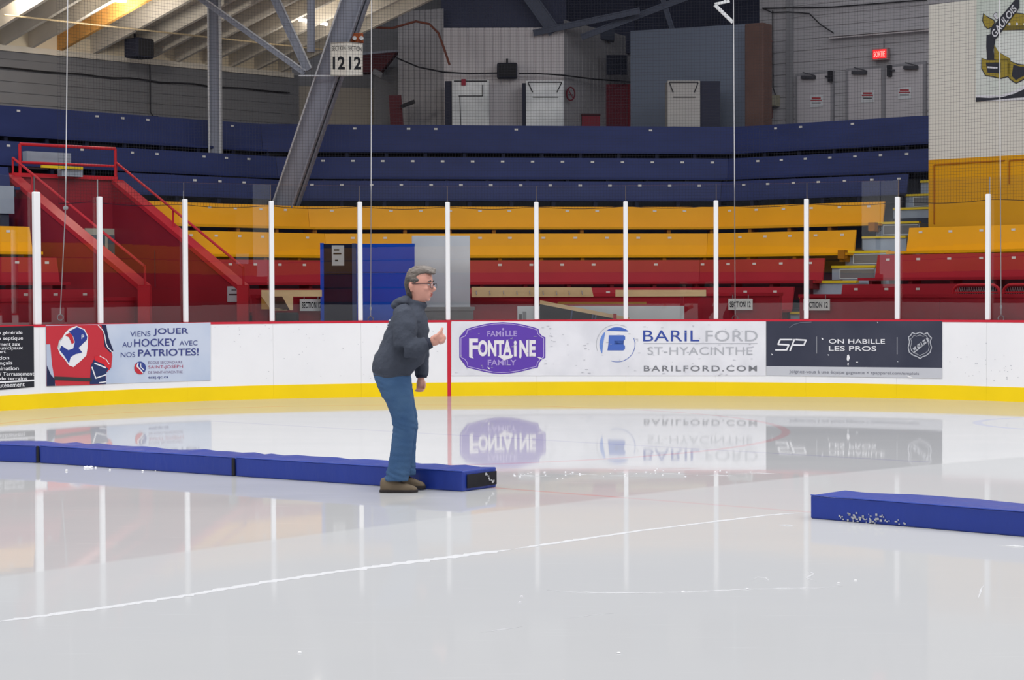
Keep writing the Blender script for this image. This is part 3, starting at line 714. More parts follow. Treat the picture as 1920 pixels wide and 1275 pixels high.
# door at the back of the passage
M_dfr = mat('door_frame_cream', (176, 176, 160), .5, vary=.05); M_dgl = mat('door_glass_dark', (92, 104, 112), .25, vary=.2, scale=2)
pA = V2(A0.x, A0.y); uB = V2(ub.x, ub.y)
def onB(px, py, off): v = PL(px, py, pA, uB); return v - nb * off
dr = MB(); q0, q1 = onB(157, 428, .02), onB(223, 428, .02); zt = q0.z
def zat(v, z): return Vector((v.x, v.y, z))
dr.quadp(zat(q0, .05), zat(q1, .05), zat(q1, zt), zat(q0, zt), -nb * .03)
door = dr.obj('door', M_dfr, pas, label='cream framed glazed door at the back of the passage')
g0, g1 = q0.lerp(q1, .12), q0.lerp(q1, .88)
MB().quadp(zat(g0, .3) - nb * .03, zat(g1, .3) - nb * .03, zat(g1, zt - .1) - nb * .03, zat(g0, zt - .1) - nb * .03, -nb * .006).obj('door_glass', M_dgl, door)
g0, g1 = q0.lerp(q1, .55), q0.lerp(q1, .62)
MB().quadp(zat(g0, .3) - nb * .036, zat(g1, .3) - nb * .036, zat(g1, zt - .1) - nb * .036, zat(g0, zt - .1) - nb * .036, -nb * .006).obj('door_bar', M_dfr, door)
# railings
def rail_pts(a, b, z0, z1): return Vector((a.x, a.y, z0)), Vector((b.x, b.y, z1))
q0, q1 = onB(37, 268, 0), onB(216, 281, 0); zr = (q0.z + q1.z) / 2
lr = thing('landing_railing', 'red two bar railing on top of the passage end wall', 'railing', (q0.x, q0.y, 3.26))
MB().tube([zat(q0, 3.26), zat(q0, zr)], .024).obj('rail_post', M_wr2, lr); MB().tube([zat(q1, 3.26), zat(q1, zr)], .024).obj('rail_post', M_wr2, lr)
MB().tube([zat(q0, zr), zat(q1, zr)], .024).obj('top_rail', M_wr2, lr); MB().tube([zat(q0, zr - .27), zat(q1, zr - .27)], .020).obj('middle_rail', M_wr2, lr)
for nm, (P0, P1), lab in (('l', (A0, A1), 'red handrail along the left sloping wall of the passage'), ('r', (B0, B1), 'red handrail along the right sloping wall of the passage')):
    hr = thing('handrail', lab, 'handrail', (P0.x, P0.y, 3.2), 'handrails on the sloping walls')
    a, b = Vector((P0.x, P0.y, 3.23 + .25)), Vector((P1.x, P1.y, 1.57 + .25))
    MB().tube([a, b], .019).obj('rail', M_wr2, hr)
    for t_ in ((0, .16, 1) if nm == 'l' else (0, .47, 1)):
        c = a.lerp(b, t_); MB().tube([c, c - Z * .26], .017).obj('rail_post', M_wr2, hr)
# grey steps behind the railing
gs = thing('aisle_steps', 'small grey steps with a yellow nosing behind the red landing railing', 'steps', (-6.9, 29.9, 3.2))
for (x0, x1, y0, y1, d) in ((50, 133, 283, 316, 1.32), (116, 155, 311, 330, .7)):
    a, b = PL(x0, y0, JL(d), uL), PL(x1, y0, JL(d), uL); h_ = (y1 - y0) * a.y / F
    MB().quadp(zat(a, a.z - h_), zat(b, a.z - h_), zat(b, a.z), zat(a, a.z), Vector((nL.x, nL.y, 0)) * .12).obj('step', M_riser, gs)
a, b = PL(78, 312, JL(.68), uL), PL(154, 314, JL(.68), uL); MB().bar(a, zat(b, a.z), .05, .04).obj('nosing', M_nose, gs)
a, b = PL(0, 292, JL(1.3), uL), PL(76, 301, JL(1.3), uL)
# grey panel left of the passage
a, b = PL(-60, 390, JL(.3), uL), PL(27, 390, JL(.3), uL)
gp = MB().quadp(zat(a, 2.62), zat(b, 2.62), zat(b, 3.02), zat(a, 3.02), Vector((nL.x, nL.y, 0)) * .06).obj('wall_panel', M_riser)
tag(gp, 'plain grey panel above the far left yellow bench', 'panel')
# notice on the red parapet
nBn = Vector((-(B1 - B0).y, (B1 - B0).x, 0)).normalized()
uBw = (B1 - B0).normalized(); pB = B0 + V2(nBn.x, nBn.y) * (-.075)
M_paper = mat('paper', (186, 188, 192), .7, vary=.03)
def sheet(px0, py0, px1, py1, p, u, name, mt, off=.003, th=.004, parent=None, **kw):
    n = Vector((u[1], -u[0], 0)).normalized()
    c = [PL(px0, py1, p, u), PL(px1, py1, p, u), PL(px1, py0, p, u), PL(px0, py0, p, u)]
    return MB().quadp(*[v + n * off for v in c], n * th).obj(name, mt, parent, **kw)
o = sheet(427, 537, 452, 566, pB, uBw, 'notice', M_paper); tag(o, 'small pale notice sheet taped to the right sloping red wall', 'notice')
sheet(430, 551, 449, 553.5, pB, uBw, 'printed_line', M_ink, off=.008, th=.001, parent=o); sheet(435, 543, 444, 544.5, pB, uBw, 'printed_line', M_ink, off=.008, th=.001, parent=o)
# ---------------------------------------------------------------- things standing between the glass and the front wall
def Yslab(name, px0, py0, px1, py1, Y, th, mt, parent=None, zbot=None, py1r=None, **kw):
    """upright slab facing the rink whose front face spans the photo box at depth Y"""
    a, b = PY(px0, py0, Y), PY(px1, py0, Y); z0 = PY(px0, py1, Y).z if zbot is None else zbot
    return MB().quadp((a.x, Y, z0), (b.x, Y, z0), (b.x, Y, b.z), (a.x, Y, a.z), (0, th, 0)).obj(name, mt, parent, **kw)
M_bl = mat('booth_blue', (22, 84, 205), .35, vary=.06, scale=1.2)
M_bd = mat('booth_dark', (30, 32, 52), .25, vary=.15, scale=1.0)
M_gp = mat('steel_panel', (208, 213, 218), .45, vary=.05, scale=1.1, second=(188, 193, 199), second_amt=.7)
M_wood = mat('pale_pine', (238, 208, 158), .6, vary=.1, scale=3, stretch=(1, 6, 6))
M_wood2 = mat('amber_pine', (186, 138, 70), .6, vary=.12, scale=3)
M_wb = mat('board_grey_white', (228, 236, 236), .5, vary=.04)
bo = thing('penalty_booth', 'blue panelled booth with a dark side and a paper notice, behind the glass', 'booth', (-2.0, 27.5, 0))
Yslab('front_panel', 664, 457, 777, 600, 27.4, .05, M_bl, bo, zbot=0.0)
a, b = PY(603, 457, 27.4), PY(664, 457, 27.4)
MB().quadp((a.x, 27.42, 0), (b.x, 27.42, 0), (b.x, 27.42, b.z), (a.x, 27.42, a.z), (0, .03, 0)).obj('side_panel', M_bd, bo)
MB().abox(a.x - .02, a.x + .03, 27.38, 27.46, 0, a.z + .01).obj('edge_trim', M_bl, bo)
MB().abox(b.x - .03, b.x + .03, 27.38, 27.43, 0, b.z + .005).obj('edge_trim', mat('booth_trim', (72, 88, 127.4), .4), bo)
MB().abox(a.x, PY(777, 457, 27.4).x, 27.46, 27.62, a.z - .04, a.z).obj('roof', M_bl, bo)
o = Yslab('notice', 622, 460, 645, 498, 27.415, .004, mat('paper_bright', (206, 208, 206), .7, vary=.02), bo)
for (x0, y0, x1, y1) in ((626, 467, 636, 470), (625, 474, 640, 477), (628, 487, 634, 490)): Yslab('printed_line', x0, y0, x1, y1, 27.412, .002, M_ink, o)
for (x0, x1, y0) in ((603, 777, 510),): Yslab('seam', x0, y0, x1, y0 + 1.2, 27.395, .01, mat('booth_seam', (34, 44, 96), .4), bo)
sp = Yslab('steel_panel', 772, 442, 881, 600, 28.25, .04, M_gp, zbot=0.0); tag(sp, 'tall light grey metal panel standing beside the blue booth', 'panel'); bevel(sp, .008)
gb2 = thing('equipment_box', 'low grey box with a dark folded cover at the foot of the metal panel', 'box', (-1.0, 27.7, .9))
a, b = PY(792, 576, 27.6), PY(887, 576, 27.6)
MB().abox(a.x, b.x, 27.6, 27.9, .9, a.z - .05).obj('body', mat('box_grey', (122, 120, 118), .6, vary=.1), gb2)
MB().abox(a.x - .02, b.x + .02, 27.58, 27.92, a.z - .05, a.z).obj('lid', mat('box_lid', (128, 126, 124), .6), gb2)
# planks
M_hook = mat('hook_steel', (150, 150, 152), .35, .8)
pk = thing('coat_hook_plank', 'long pale wooden plank with a row of steel coat hooks', 'plank', PY(995, 548, 28.35))
x0, x1 = PY(884, 538, 28.35), PY(1109, 539, 28.35)
MB().quadp((x0.x, 28.35, x0.z - .15), (x1.x + .03, 28.35, x0.z - .15), (x1.x, 28.35, x1.z), (x0.x, 28.35, x0.z), (0, .03, 0)).obj('plank', M_wood, pk)
for px in (893, 918, 944, 969, 993, 1018, 1043, 1067, 1091):
    c = PY(px, 549, 28.33); MB().tube([c + Z * .03, c + Vector((.0, -.03, 0)), c + Vector((.01, -.035, -.03))], .007, 6).obj('hook', M_hook, pk)
pk2 = Yslab('timber_plank', 1154, 543.5, 1324, 556, 28.3, .03, M_wood, py1r=555); tag(pk2, 'plain pale plank lying right of the coat hook plank', 'plank')
pk3 = Yslab('timber_plank', 1046, 566, 1212, 571, 28.0, .10, M_wood2); tag(pk3, 'thin amber batten lying above the white panel', 'plank')
wb = Yslab('leaning_panel', 1064, 573.5, 1283, 600, 27.75, .03, M_wb, zbot=.62); tag(wb, 'long pale grey panel leaning behind the boards, right of the tilted dark one', 'panel')
wb2 = Yslab('leaning_panel', 970, 574, 1012, 600, 27.7, .03, M_wb, zbot=.62); tag(wb2, 'short pale panel with grey marks left of the tilted dark board', 'panel')
Yslab('printed_mark', 973, 589, 979, 600, 27.698, .003, mat('mark_grey', (120, 122, 124), .6), wb2); Yslab('printed_mark', 980, 584, 987, 600, 27.698, .003, mat('mark_grey2', (160, 164, 166), .6), wb2)
ts = thing('tilted_sign_board', 'dark printed sign board tilted down to the right with a wooden top edge', 'sign board', PY(1090, 585, 27.5))
a, b, c, d_ = PY(1012, 570, 27.5), PY(1168, 598, 27.5), PY(1168, 640, 27.5), PY(1012, 612, 27.5)
MB().quadp(d_, c, b, a, (0, .03, 0)).obj('board', mat('sign_dark', (30, 32, 38), .5, vary=.1), ts)
a2, b2 = PY(1012, 566.5, 27.5), PY(1180, 599, 27.5); MB().bar(a2, b2, .05, .055).obj('wooden_edge', M_wood, ts)
for x in (1073, 1112, 1118): 
    q0, q1 = PY(x, 581 + (x - 1073) * .18, 27.49), PY(x - 3, 604, 27.49); MB().bar(q0, q1, .012, .02).obj('printed_mark', mat('mark_blue', (78, 92, 128), .5), ts)
rp_ = MB().abox(PY(1150, 590, 27.35).x, PY(1156, 590, 27.35).x, 27.33, 27.37, .9, PY(1153, 588, 27.35).z).obj('peg', M_wr2); tag(rp_, 'small red peg standing behind the boards at the tilted sign', 'peg')
# wooden stand left
ws = thing('wooden_stand', 'pale plywood stand with a triangular opening, left of the blue booth', 'stand', PY(545, 580, 27.7))
Yw = 26.85
W_ = lambda x, y: PY(480 + x / 12, 520 + y / 12, Yw)
def slabp(name, pts, mt, parent, th=.03): return MB().prism([W_(*p) for p in pts], (0, th, 0)).obj(name, mt, parent)
slabp('top_board', [(120, 285), (1480, 285), (1480, 430), (120, 430)], M_wood, ws)
slabp('leg_board', [(120, 430), (400, 430), (400, 720), (330, 720)], M_wood, ws); slabp('leg_board', [(120, 450), (330, 720), (120, 720)], M_wood2, ws)
slabp('leg_board', [(590, 430), (830, 430), (830, 740), (760, 740)], M_wood, ws); slabp('foot_board', [(330, 690), (700, 715), (700, 745), (330, 745)], M_wood, ws, .05)
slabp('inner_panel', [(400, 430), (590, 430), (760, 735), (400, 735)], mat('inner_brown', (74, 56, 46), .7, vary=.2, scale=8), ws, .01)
ub_ = MB().abox(PY(517, 587, 26.8).x, PY(560, 587, 26.8).x, 26.75, 26.84, .95, PY(540, 586, 26.8).z).obj('tool_box', mat('box_charcoal', (44, 46, 50), .6)); bevel(ub_, .02); tag(ub_, 'dark box under the plywood stand, mostly hidden by the boards', 'box')
# section signs hung on the front wall
M_sign = mat('sign_plate', (236, 238, 232), .5, vary=.04)
def section_sign(px0, py0, px1, py1, label, p, u):
    n = Vector((u[1], -u[0], 0)).normalized()
    t = thing('section_sign', label, 'sign', PL((px0 + px1) / 2, py1, p, u), 'SECTION 12 signs on the front wall')
    o = sheet(px0, py0, px1, py1, p, u, 'plate', M_sign, off=.01, th=.012, parent=t)
    text_plane('SECTION 12', px0 + 3, py0 + 5, px1 - 3, py1 - 5, p, u, M_ink, t, off=.026, spacing=1.05, bold=.025)
    for x in (px0 + 8, px1 - 8): c = PL(x, py0, p, u) + n * .016; MB().bar(c - Z * .01, c + Z * .06, .012).obj('hanger', M_hook, t)
pW = lambda px, off=0: (lambda r: (r[0] + r[2] * 0, r[1], r[2]))(facet(px, dF - .06))
p_, u_, n_ = facet(580, dF - .06); section_sign(561, 561, 603, 583, 'white SECTION 12 sign half hidden by the blue booth', p_, u_)
p_, u_, n_ = facet(1390, dF - .06); section_sign(1367, 560, 1412, 581, 'white SECTION 12 sign left of the aisle steps', p_, u_)
section_sign(1508, 561, 1557, 582, 'white SECTION 12 sign right of the aisle steps behind a post', pF + nD * -.06, uD)
# red framed mesh chairs at the right
def rchair(px, label):
    u = Vector((uD.x, uD.y, 0)).normalized(); n = Vector((nD.x, nD.y, 0))
    p = PL(px, 557, D0 + nD * -1.5, uD); p.z = 1.1
    t = thing('stacked_chair', label, 'chair', p, 'red chairs with mesh backs')
    zt = 1.53; w = .36
    pts = [p - u * w + Z * .0]; 
    for a in range(0, 91, 18): pts.append(p - u * (w - .12) + Vector((0, 0, zt - 1.1 - .12)) - u * .12 * math.cos(math.radians(a)) + Z * .12 * math.sin(math.radians(a)))
    for a in range(90, 181, 18): pts.append(p + u * (w - .12) + Vector((0, 0, zt - 1.1 - .12)) - u * .12 * math.cos(math.radians(a)) + Z * .12 * math.sin(math.radians(a)))
    pts.append(p + u * w)
    MB().tube(pts, .022, 8).obj('frame', M_wr2, t)
    MB().bar(p - u * (w - .02) + Z * .33, p + u * (w - .02) + Z * .33, .02).obj('cross_bar', M_wr2, t)
    g = MB(); k = 18
    for i in range(k + 1):
        s_ = -w + .03 + (2 * w - .06) * i / k
        g.tube([p + u * s_ + Z * .02, p + u * min(w - .02, s_ + .12) + Z * .4], .004, 4); g.tube([p + u * s_ + Z * .4, p + u * min(w - .02, s_ + .12) + Z * .02], .004, 4)
    o = g.obj('wire_mesh', mat('mesh_grey', (150, 146, 150), .4, .3), t); o['kind'] = 'stuff'
rchair(1830, 'red framed chair with grey wire mesh back, behind the rightmost post'); rchair(1926, 'red framed chair with grey wire mesh back, cut by the right edge')

# ---------------------------------------------------------------- white and yellow block at the right
M_ww = mat('wall_offwhite', (206, 203, 194), .7, vary=.03, scale=1)
M_wy = mat('wall_yellow', (206, 148, 20), .55, vary=.05, scale=1.5)
M_wyd = mat('wall_yellow_groove', (160, 96, 14), .6)
pK = D0 + nD * .33; n3 = Vector((nD.x, nD.y, 0)); u3 = Vector((uD.x, uD.y, 0))
zb_, zm, ztp = 0.0, PL(1742, 300, pK, uD).z, PL(1745, 9, pK, uD).z
a = PL(1741, 300, pK, uD); b = PL(2080, 300, pK, uD)
wr_ = MB().quadp(zat(a, zm), zat(b, zm), zat(b, ztp), zat(a, ztp), n3 * 3.2).obj('wall_right', M_ww); struct(wr_, 'white upper wall of the block carrying the team banner')
wy = MB().quadp(zat(a, zb_), zat(b, zb_), zat(b, zm), zat(a, zm), n3 * 3.2).obj('wall_right', M_wy); struct(wy, 'yellow painted lower part of the block')
for pts in ([(1752, 420), (1752, 309), (1884, 301)], [(1893, 345), (1893, 301), (1960, 296)]):
    for i in range(len(pts) - 1):
        q0, q1 = PL(*pts[i], pK, uD) - n3 * .006, PL(*pts[i + 1], pK, uD) - n3 * .006; MB().bar(q0, q1, .014, .018).obj('groove', M_wyd, wy)
# team banner: helmet, ribbons and the word, without the face
bn = thing('team_banner', 'pale team banner with a horned gold helmet and GAULOIS ribbon on the white wall', 'banner', PL(1880, 100, pK, uD))
CB_ = lambda x, y: (1740 + x / 6.378, y / 6.378)
def bpoly(name, pts, mt, off, par=bn, raw=False):
    bm = bmesh.new(); bm.faces.new([bm.verts.new((x, y, 0)) for x, y in (pts if raw else [CB_(*p) for p in pts])]); bmesh.ops.triangulate(bm, faces=bm.faces[:])
    bm.verts.index_update(); v = [PL(q_.co.x, q_.co.y, pK, uD) - n3 * off for q_ in bm.verts]; f = [tuple(x.index for x in g.verts) for g in bm.faces]; bm.free()
    return MB().add(v, f).obj(name, mt, par, fixn=False)
c = [PL(x, y, pK, uD) - n3 * .004 for x, y in ((1830, 191), (2040, 172), (2040, -40), (1832, -22))]
MB().quadp(*c, -n3 * .006).obj('cloth', mat('banner_pale', (206, 210, 206), .6, scale=.8, second=(176, 186, 176), second_amt=.8), bn)
gold, gdk, bk, bw = I('gold', (146, 128, 44)), I('gold_dark', (104, 92, 34)), I('banner_black', (38, 40, 50)), I('banner_white', (204, 204, 210))
bpoly('swoosh_white', [(578, 1140), (720, 1145), (860, 1140), (980, 1110), (1100, 1055), (1300, 930), (1300, 1190), (578, 1215)], bw, .012)
bpoly('swoosh_black', [(578, 1165), (740, 1172), (900, 1160), (1040, 1120), (1160, 1065), (1330, 980), (1330, 1145), (578, 1218)], bk, .014)
def outl(name, pts, mt, off, w=12):
    cx = sum(p[0] for p in pts) / len(pts); cy = sum(p[1] for p in pts) / len(pts)
    big = []
    for x, y in pts:
        L_ = math.hypot(x - cx, y - cy); big.append((x + (x - cx) / L_ * w, y + (y - cy) / L_ * w))
    bpoly(name + '_outline', big, bk, off); bpoly(name, pts, mt, off + .002)
outl('helmet_dome', [(880, 360), (905, 260), (960, 190), (1040, 160), (1130, 170), (1230, 200), (1300, 260), (1330, 345), (1110, 350)], gold, .016)
bpoly('helmet_band', [(870, 366), (900, 315), (1100, 300), (1330, 305), (1335, 352), (1100, 356)], gdk, .019)
for x, y in ((982, 290), (1072, 288), (1165, 290), (1255, 295)): bpoly('rivet', circ(CB_(x, y)[0], CB_(x, y)[1], 2.4, 2.6, 12), bw, .021, raw=True)
outl('horn', [(672, 165), (700, 195), (745, 225), (785, 240), (800, 270), (770, 320), (725, 340), (690, 310), (665, 250)], gold, .016)
outl('horn_tip', [(790, 190), (815, 150), (835, 160), (825, 195), (850, 220), (830, 235)], bw, .018, 8)
bpoly('dark_panel', [(705, 420), (800, 400), (810, 500), (790, 600), (800, 712), (712, 712), (702, 560)], bk, .015)
outl('gold_fold', [(800, 540), (850, 620), (900, 655), (985, 700), (985, 760), (800, 712)], gold, .016, 5)
outl('ribbon_left', [(655, 700), (715, 722), (985, 722), (985, 905), (930, 920), (870, 935), (790, 912), (700, 900), (655, 820)], gold, .018)
bpoly('ribbon_inset', [(700, 750), (880, 750), (878, 880), (780, 872), (720, 868)], bk, .022)
bpoly('ribbon_stripe', [(720, 795), (842, 803), (840, 824), (720, 815)], bw, .024)
outl('ribbon_right', [(960, 722), (1080, 775), (1250, 790), (1250, 890), (1120, 960), (1060, 990), (1000, 950), (960, 905)], gold, .018)
bpoly('ribbon_inset', [(1030, 775), (1120, 800), (1230, 810), (1230, 870), (1110, 930), (1060, 960), (1010, 910)], bk, .022)
outl('word_strip', [(765, 345), (1050, 0), (1095, -5), (1095, 100), (1060, 150), (830, 455), (800, 475), (762, 430)], bk, .024, 8)
vs, fs = fit_text('GAULOIS', [CB_(812, 462), CB_(1078, 120), CB_(1030, 52), CB_(762, 392)], bold=.02)
MB().add([PL(x, y, pK, uD) - n3 * .030 for x, y in vs], fs).obj('lettering', bw, bn, fixn=False)

# ---------------------------------------------------------------- back walls, roof, columns
def wallmat(name, rgb, period, axis='Z', rough=.8, k=.10):
    return mat(name, rgb, rough, vary=k, scale=1.6)
M_wl = mat('siding_grey', (118, 119, 124), .8, vary=.08, scale=1.2)
M_joint = mat('siding_joint', (56, 56, 60), .8)
M_wr3 = mat('siding_grey_right', (158, 156, 160), .8, vary=.06, scale=1.2)
def siding(name, x0, x1, p, u, z0, z1, pitch, mt, label, nn):
    a, b = PL(x0, 100, p, u), PL(x1, 100, p, u); n = Vector((nn.x, nn.y, 0)); k = int((z1 - z0) / pitch + .5); vs = []; fs = []
    prof = []
    for i in range(k):
        z = z0 + i * pitch; prof += [(z, 0.0), (z + pitch - .012, 0.0), (z + pitch - .012, .014), (z + pitch, .014)]
    prof.append((z1, 0))
    for z, o_ in prof: vs += [Vector((a.x, a.y, z)) + n * o_, Vector((b.x, b.y, z)) + n * o_]
    for i in range(len(prof) - 1): fs.append((2 * i, 2 * i + 1, 2 * i + 3, 2 * i + 2))
    o = MB().add(vs, fs).obj(name, mt, fixn=False); struct(o, label); return o
pWL = JL(5.0); siding('wall_left', -420, 560, pWL, uL, 3.4, 5.68, .19, M_wl, 'grey horizontal plank siding wall behind the left rows', nL)
uLv, nLv = Vector((uL.x, uL.y, 0)), Vector((nL.x, nL.y, 0))
# roof deck and rafters over the left stand
def wl(px): q_ = PL(px, 100, pWL, uL); return Vector((q_.x, q_.y, 0))
M_deck = mat('roof_deck', (226, 218, 204), .85, vary=.08, scale=1.2)
M_raft = mat('rafter_grey', (214, 207, 196), .8, vary=.1, scale=2)
M_rwood = mat('rafter_wood', (226, 170, 96), .7, vary=.15, scale=3)
PIT = .21
def roofpt(base, L_, dz=0): return base - nLv * L_ + Z * (5.98 + PIT * L_ + dz)
a, b = wl(-420), wl(548)
roof = MB().quadp(roofpt(a, -.3), roofpt(b, -.3), roofpt(b, 6.2), roofpt(a, 6.2), (0, 0, .12)).obj('ceiling', M_deck); struct(roof, 'sloping roof deck over the left stand')
xs_ = [-390, -318, -254, -198, -146, -98, -46, 5, 58, 112, 174, 238, 278, 331, 385, 432, 480, 525]
for i, px in enumerate(xs_):
    c = wl(px); mt_ = M_rwood if px == 112 else M_raft
    MB().box((roofpt(c, -.2, -.14) + roofpt(c, 6.0, -.14)) / 2, (roofpt(c, 6.0) - roofpt(c, -.2)) / 2, uLv * .035, Z * .14).obj('rafter', mt_, roof)
wt = MB().quadp(a + Z * 5.62 - nLv * .05, b + Z * 5.62 - nLv * .05, b + Z * 5.72 - nLv * .05, a + Z * 5.72 - nLv * .05, nLv * .12).obj('trim_1', M_raft); struct(wt, 'wall plate under the rafters')
MB().quadp(a + Z * 5.72 + nLv * .02, b + Z * 5.72 + nLv * .02, b + Z * 6.0 + nLv * .02, a + Z * 6.0 + nLv * .02, nLv * .05).obj('soffit', mat('soffit_cream', (226, 214, 192), .7, vary=.05), wt)
# cross pipe under the rafters, conduit along the wall
def tubething(name, label, cat, pts, r, mt, n=6):
    o = MB().tube(pts, r, n).obj(name, mt); tag(o, label, cat); return o
M_cab = mat('cable_dark', (40, 40, 44), .6)
p0 = wl(-60); tubething('ceiling_pipe', 'thin pale pipe running under the rafters at the upper left', 'pipe', [roofpt(wl(-80), 1.55, -.32), roofpt(wl(560), 1.55, -.32)], .015, mat('pipe_cream', (190, 172, 140), .4))
pts = []
for i, x in enumerate(range(-60, 560, 30)): c = wl(x) - nLv * .04; c.z = 5.33 - .010 * math.sin(i * 1.7) - (.0 if i % 3 else .01); pts.append(c)
tubething('conduit', 'dark conduit running along the left grey wall', 'cable', pts, .014, M_cab)
c = wl(278) - nLv * .05
cd = tubething('conduit', 'dark drop conduit bent at its end on the left wall', 'cable', [Vector((c.x, c.y, 5.62)), Vector((c.x, c.y, 4.75)), Vector((c.x, c.y, 4.68)) + uLv * .06, Vector((c.x, c.y, 4.68)) + uLv * .16], .012, M_cab)
# left speaker
def hung_box(name, label, cat, c, sx, sy, sz, mt, rz=0, grille=None):
    t = thing(name, label, cat, c); X_ = Vector((math.cos(rz), math.sin(rz), 0)); Y_ = Vector((-X_.y, X_.x, 0))
    o = MB().box(c, X_ * sx / 2, Y_ * sy / 2, Z * sz / 2).obj('cabinet', mt, t); bevel(o, .03)
    MB().box(Vector(c) - Y_ * (sy / 2 + .006), X_ * sx * .44, Y_ * .006, Z * sz * .42).obj('grille', grille or M_cab, t)
    MB().bar(Vector(c) + Z * sz / 2 + Y_ * sy * .3, Vector(c) + Z * (sz / 2 + .1) + Y_ * sy * .3, .04).obj('mounting_bracket', M_cab, t)
    return t
M_spk = mat('speaker_black', (48, 50, 64), .6, vary=.05)
c = wl(217) - nLv * .75; c.z = 5.78; hung_box('loudspeaker', 'black loudspeaker hung under the rafters at the upper left', 'speaker', c, .40, .35, .34, M_spk, math.atan2(uL.y, uL.x) + .15)
# fluorescent tubes
M_tube = emis('lit_tube', (255, 246, 236), 6.0); M_fix = mat('fixture_white', (150, 148, 146), .5)
def lamp(label, a, b):
    t = thing('strip_light', label, 'lamp', (a + b) / 2, 'fluorescent tubes under the left roof')
    MB().tube([a, b], .028, 10).obj('tube', M_tube, t); MB().bar(a + Z * .06, b + Z * .06, .10, .05).obj('housing', M_fix, t)
c = wl(110) - nLv * 2.1; c.z = 6.10; lamp('lit fluorescent tube at the top left edge of the picture', PY(197, -1, 32.0), PY(236, 2, 32.2))
lamp('lit fluorescent tube behind the leaning steel column', PY(560, 37, 34.6), PY(575, 39, 34.6)); lamp('lit fluorescent tube right of the thin vertical pipe', PY(590, 41, 34.6), PY(614, 46, 34.6))
for c_, e_ in ((PY(215, -6, 31.8), 55), (PY(590, 36, 34.0), 30), (PY(20, -70, 31.0), 60)):  # two under the lit tubes, one added out of view to brighten the deck
    l = bpy.data.lights.new('deck_fill_light', 'POINT'); l.energy = e_; l.color = (1, .93, .82); l.shadow_soft_size = .15; o = bpy.data.objects.new('deck_fill_light', l); COL.objects.link(o); o.location = c_ - Z * .45

# steel column and leaning truss leg
M_steel = mat('steel_grey', (138, 142, 154), .5, vary=.07, scale=2)
M_steel2 = mat('steel_lit', (184, 186, 190), .45, vary=.07)  # same steel, light on the flanges put into a paler colour
def on_d(px, py, d): p, u, n = JL(d), uL, nL; return PL(px, py, p, u)
cb, ctp = on_d(404, 292, 1.95), on_d(403, -60, 1.95); x_, y_ = cb.x, cb.y
colm = thing('steel_column', 'upright grey steel H column rising from the blue rows at the left', 'column', (x_, y_, 3.0))
for o_ in (-.095, .095): MB().box(Vector((x_, y_, (3.0 + 6.75) / 2)) + uLv * 0 + Vector((o_, 0, 0)), (.012, 0, 0), (0, .09, 0), (0, 0, (6.75 - 3.0) / 2)).obj('flange', M_steel2, colm)
MB().box((x_, y_ + .02, (3.0 + 6.75) / 2), (.083, 0, 0), (0, .01, 0), (0, 0, 1.87)).obj('web', M_steel, colm)
def beam(name, label, a, b, w, dpt=.12, parent=None, mm=None):
    a, b = Vector(a), Vector(b)
    t = thing(name, label, 'beam', (a + b) / 2) if parent is None else parent
    d = (b - a).normalized(); side = d.cross(Vector((0, 1, 0))).normalized(); dp = side.cross(d).normalized()
    MB().box((a + b) / 2, (b - a) / 2, side * (w / 2 - .02), dp * .012).obj('web', mm or M_steel, t)
    for sgn in (-1, 1): MB().box((a + b) / 2 + side * sgn * (w / 2 - .012), (b - a) / 2, side * .012, dp * dpt / 2).obj('flange', mm or (M_steel2 if sgn > 0 else M_steel), t)
    return t
lg = beam('leaning_column', 'wide leaning grey steel arch leg rising to the upper middle', on_d(528, 392, .30), PY(722, -180, 29.4), .34, .22)
beam('leaning_column', '', on_d(552, 392, .34), PY(748, -180, 29.7), .10, .30, lg)
beam('roof_brace', 'thin diagonal steel brace running from the top left to the arch leg', PY(240, -100, 31.9), PY(572, 137, 31.0), .10, .06)
beam('roof_brace', 'steeper steel brace meeting the arch leg from above', PY(469, -105, 31.6), PY(578, 132, 31.0), .15, .08)
o = MB().tube([PY(583, -140, 30.9), PY(583, 98, 30.9)], .065, 12).obj('vertical_pipe', M_steel); tag(o, 'short vertical steel pipe dropping onto the arch leg', 'pipe')
# section 12 sign, folded, with emergency light behind
Ys = 30.0
sg_ = thing('section_number_sign', 'folded white sign reading SECTION 12 twice, hung by the arch leg', 'sign', PY(650, 110, Ys))
M_sgw = mat('sign_white', (214, 210, 200), .5, vary=.02)
def face(xa, ya0, ya1, Ya, xb, yb0, yb1, Yb, t):
    A_, B_, C_, D_ = PY(xa, ya1, Ya), PY(xb, yb1, Yb), PY(xb, yb0, Yb), PY(xa, ya0, Ya); n = (B_ - A_).cross(D_ - A_).normalized()
    if n.y > 0: n = -n
    pl_ = MB().quadp(A_, B_, C_, D_, -n * .012).obj('sign_face', M_sgw, t)
    def put(s, u0, v0, u1, v1, **kw):
        cn = [A_.lerp(B_, u).lerp(D_.lerp(C_, u), v) + n * .004 for u, v in ((u0, v0), (u1, v0), (u1, v1), (u0, v1))]
        vs, fs = fit_text(s, cn, **kw); MB().add(vs, fs).obj('lettering', M_ink, pl_, fixn=False)
    put('SECTION', .08, .76, .94, .90); put('12', .14, .18, .90, .58, bold=.03)
    for q0, q1 in ((A_, B_), (D_, C_)): MB().bar(q0 + n * .004, q1 + n * .004, .012, .012).obj('sign_edge', mat('sign_edge', (160, 156, 148), .5), pl_)
face(620, 81, 141, Ys + .16, 650, 79, 142, Ys, sg_); face(650, 79, 142, Ys, 680, 82, 141, Ys + .16, sg_)
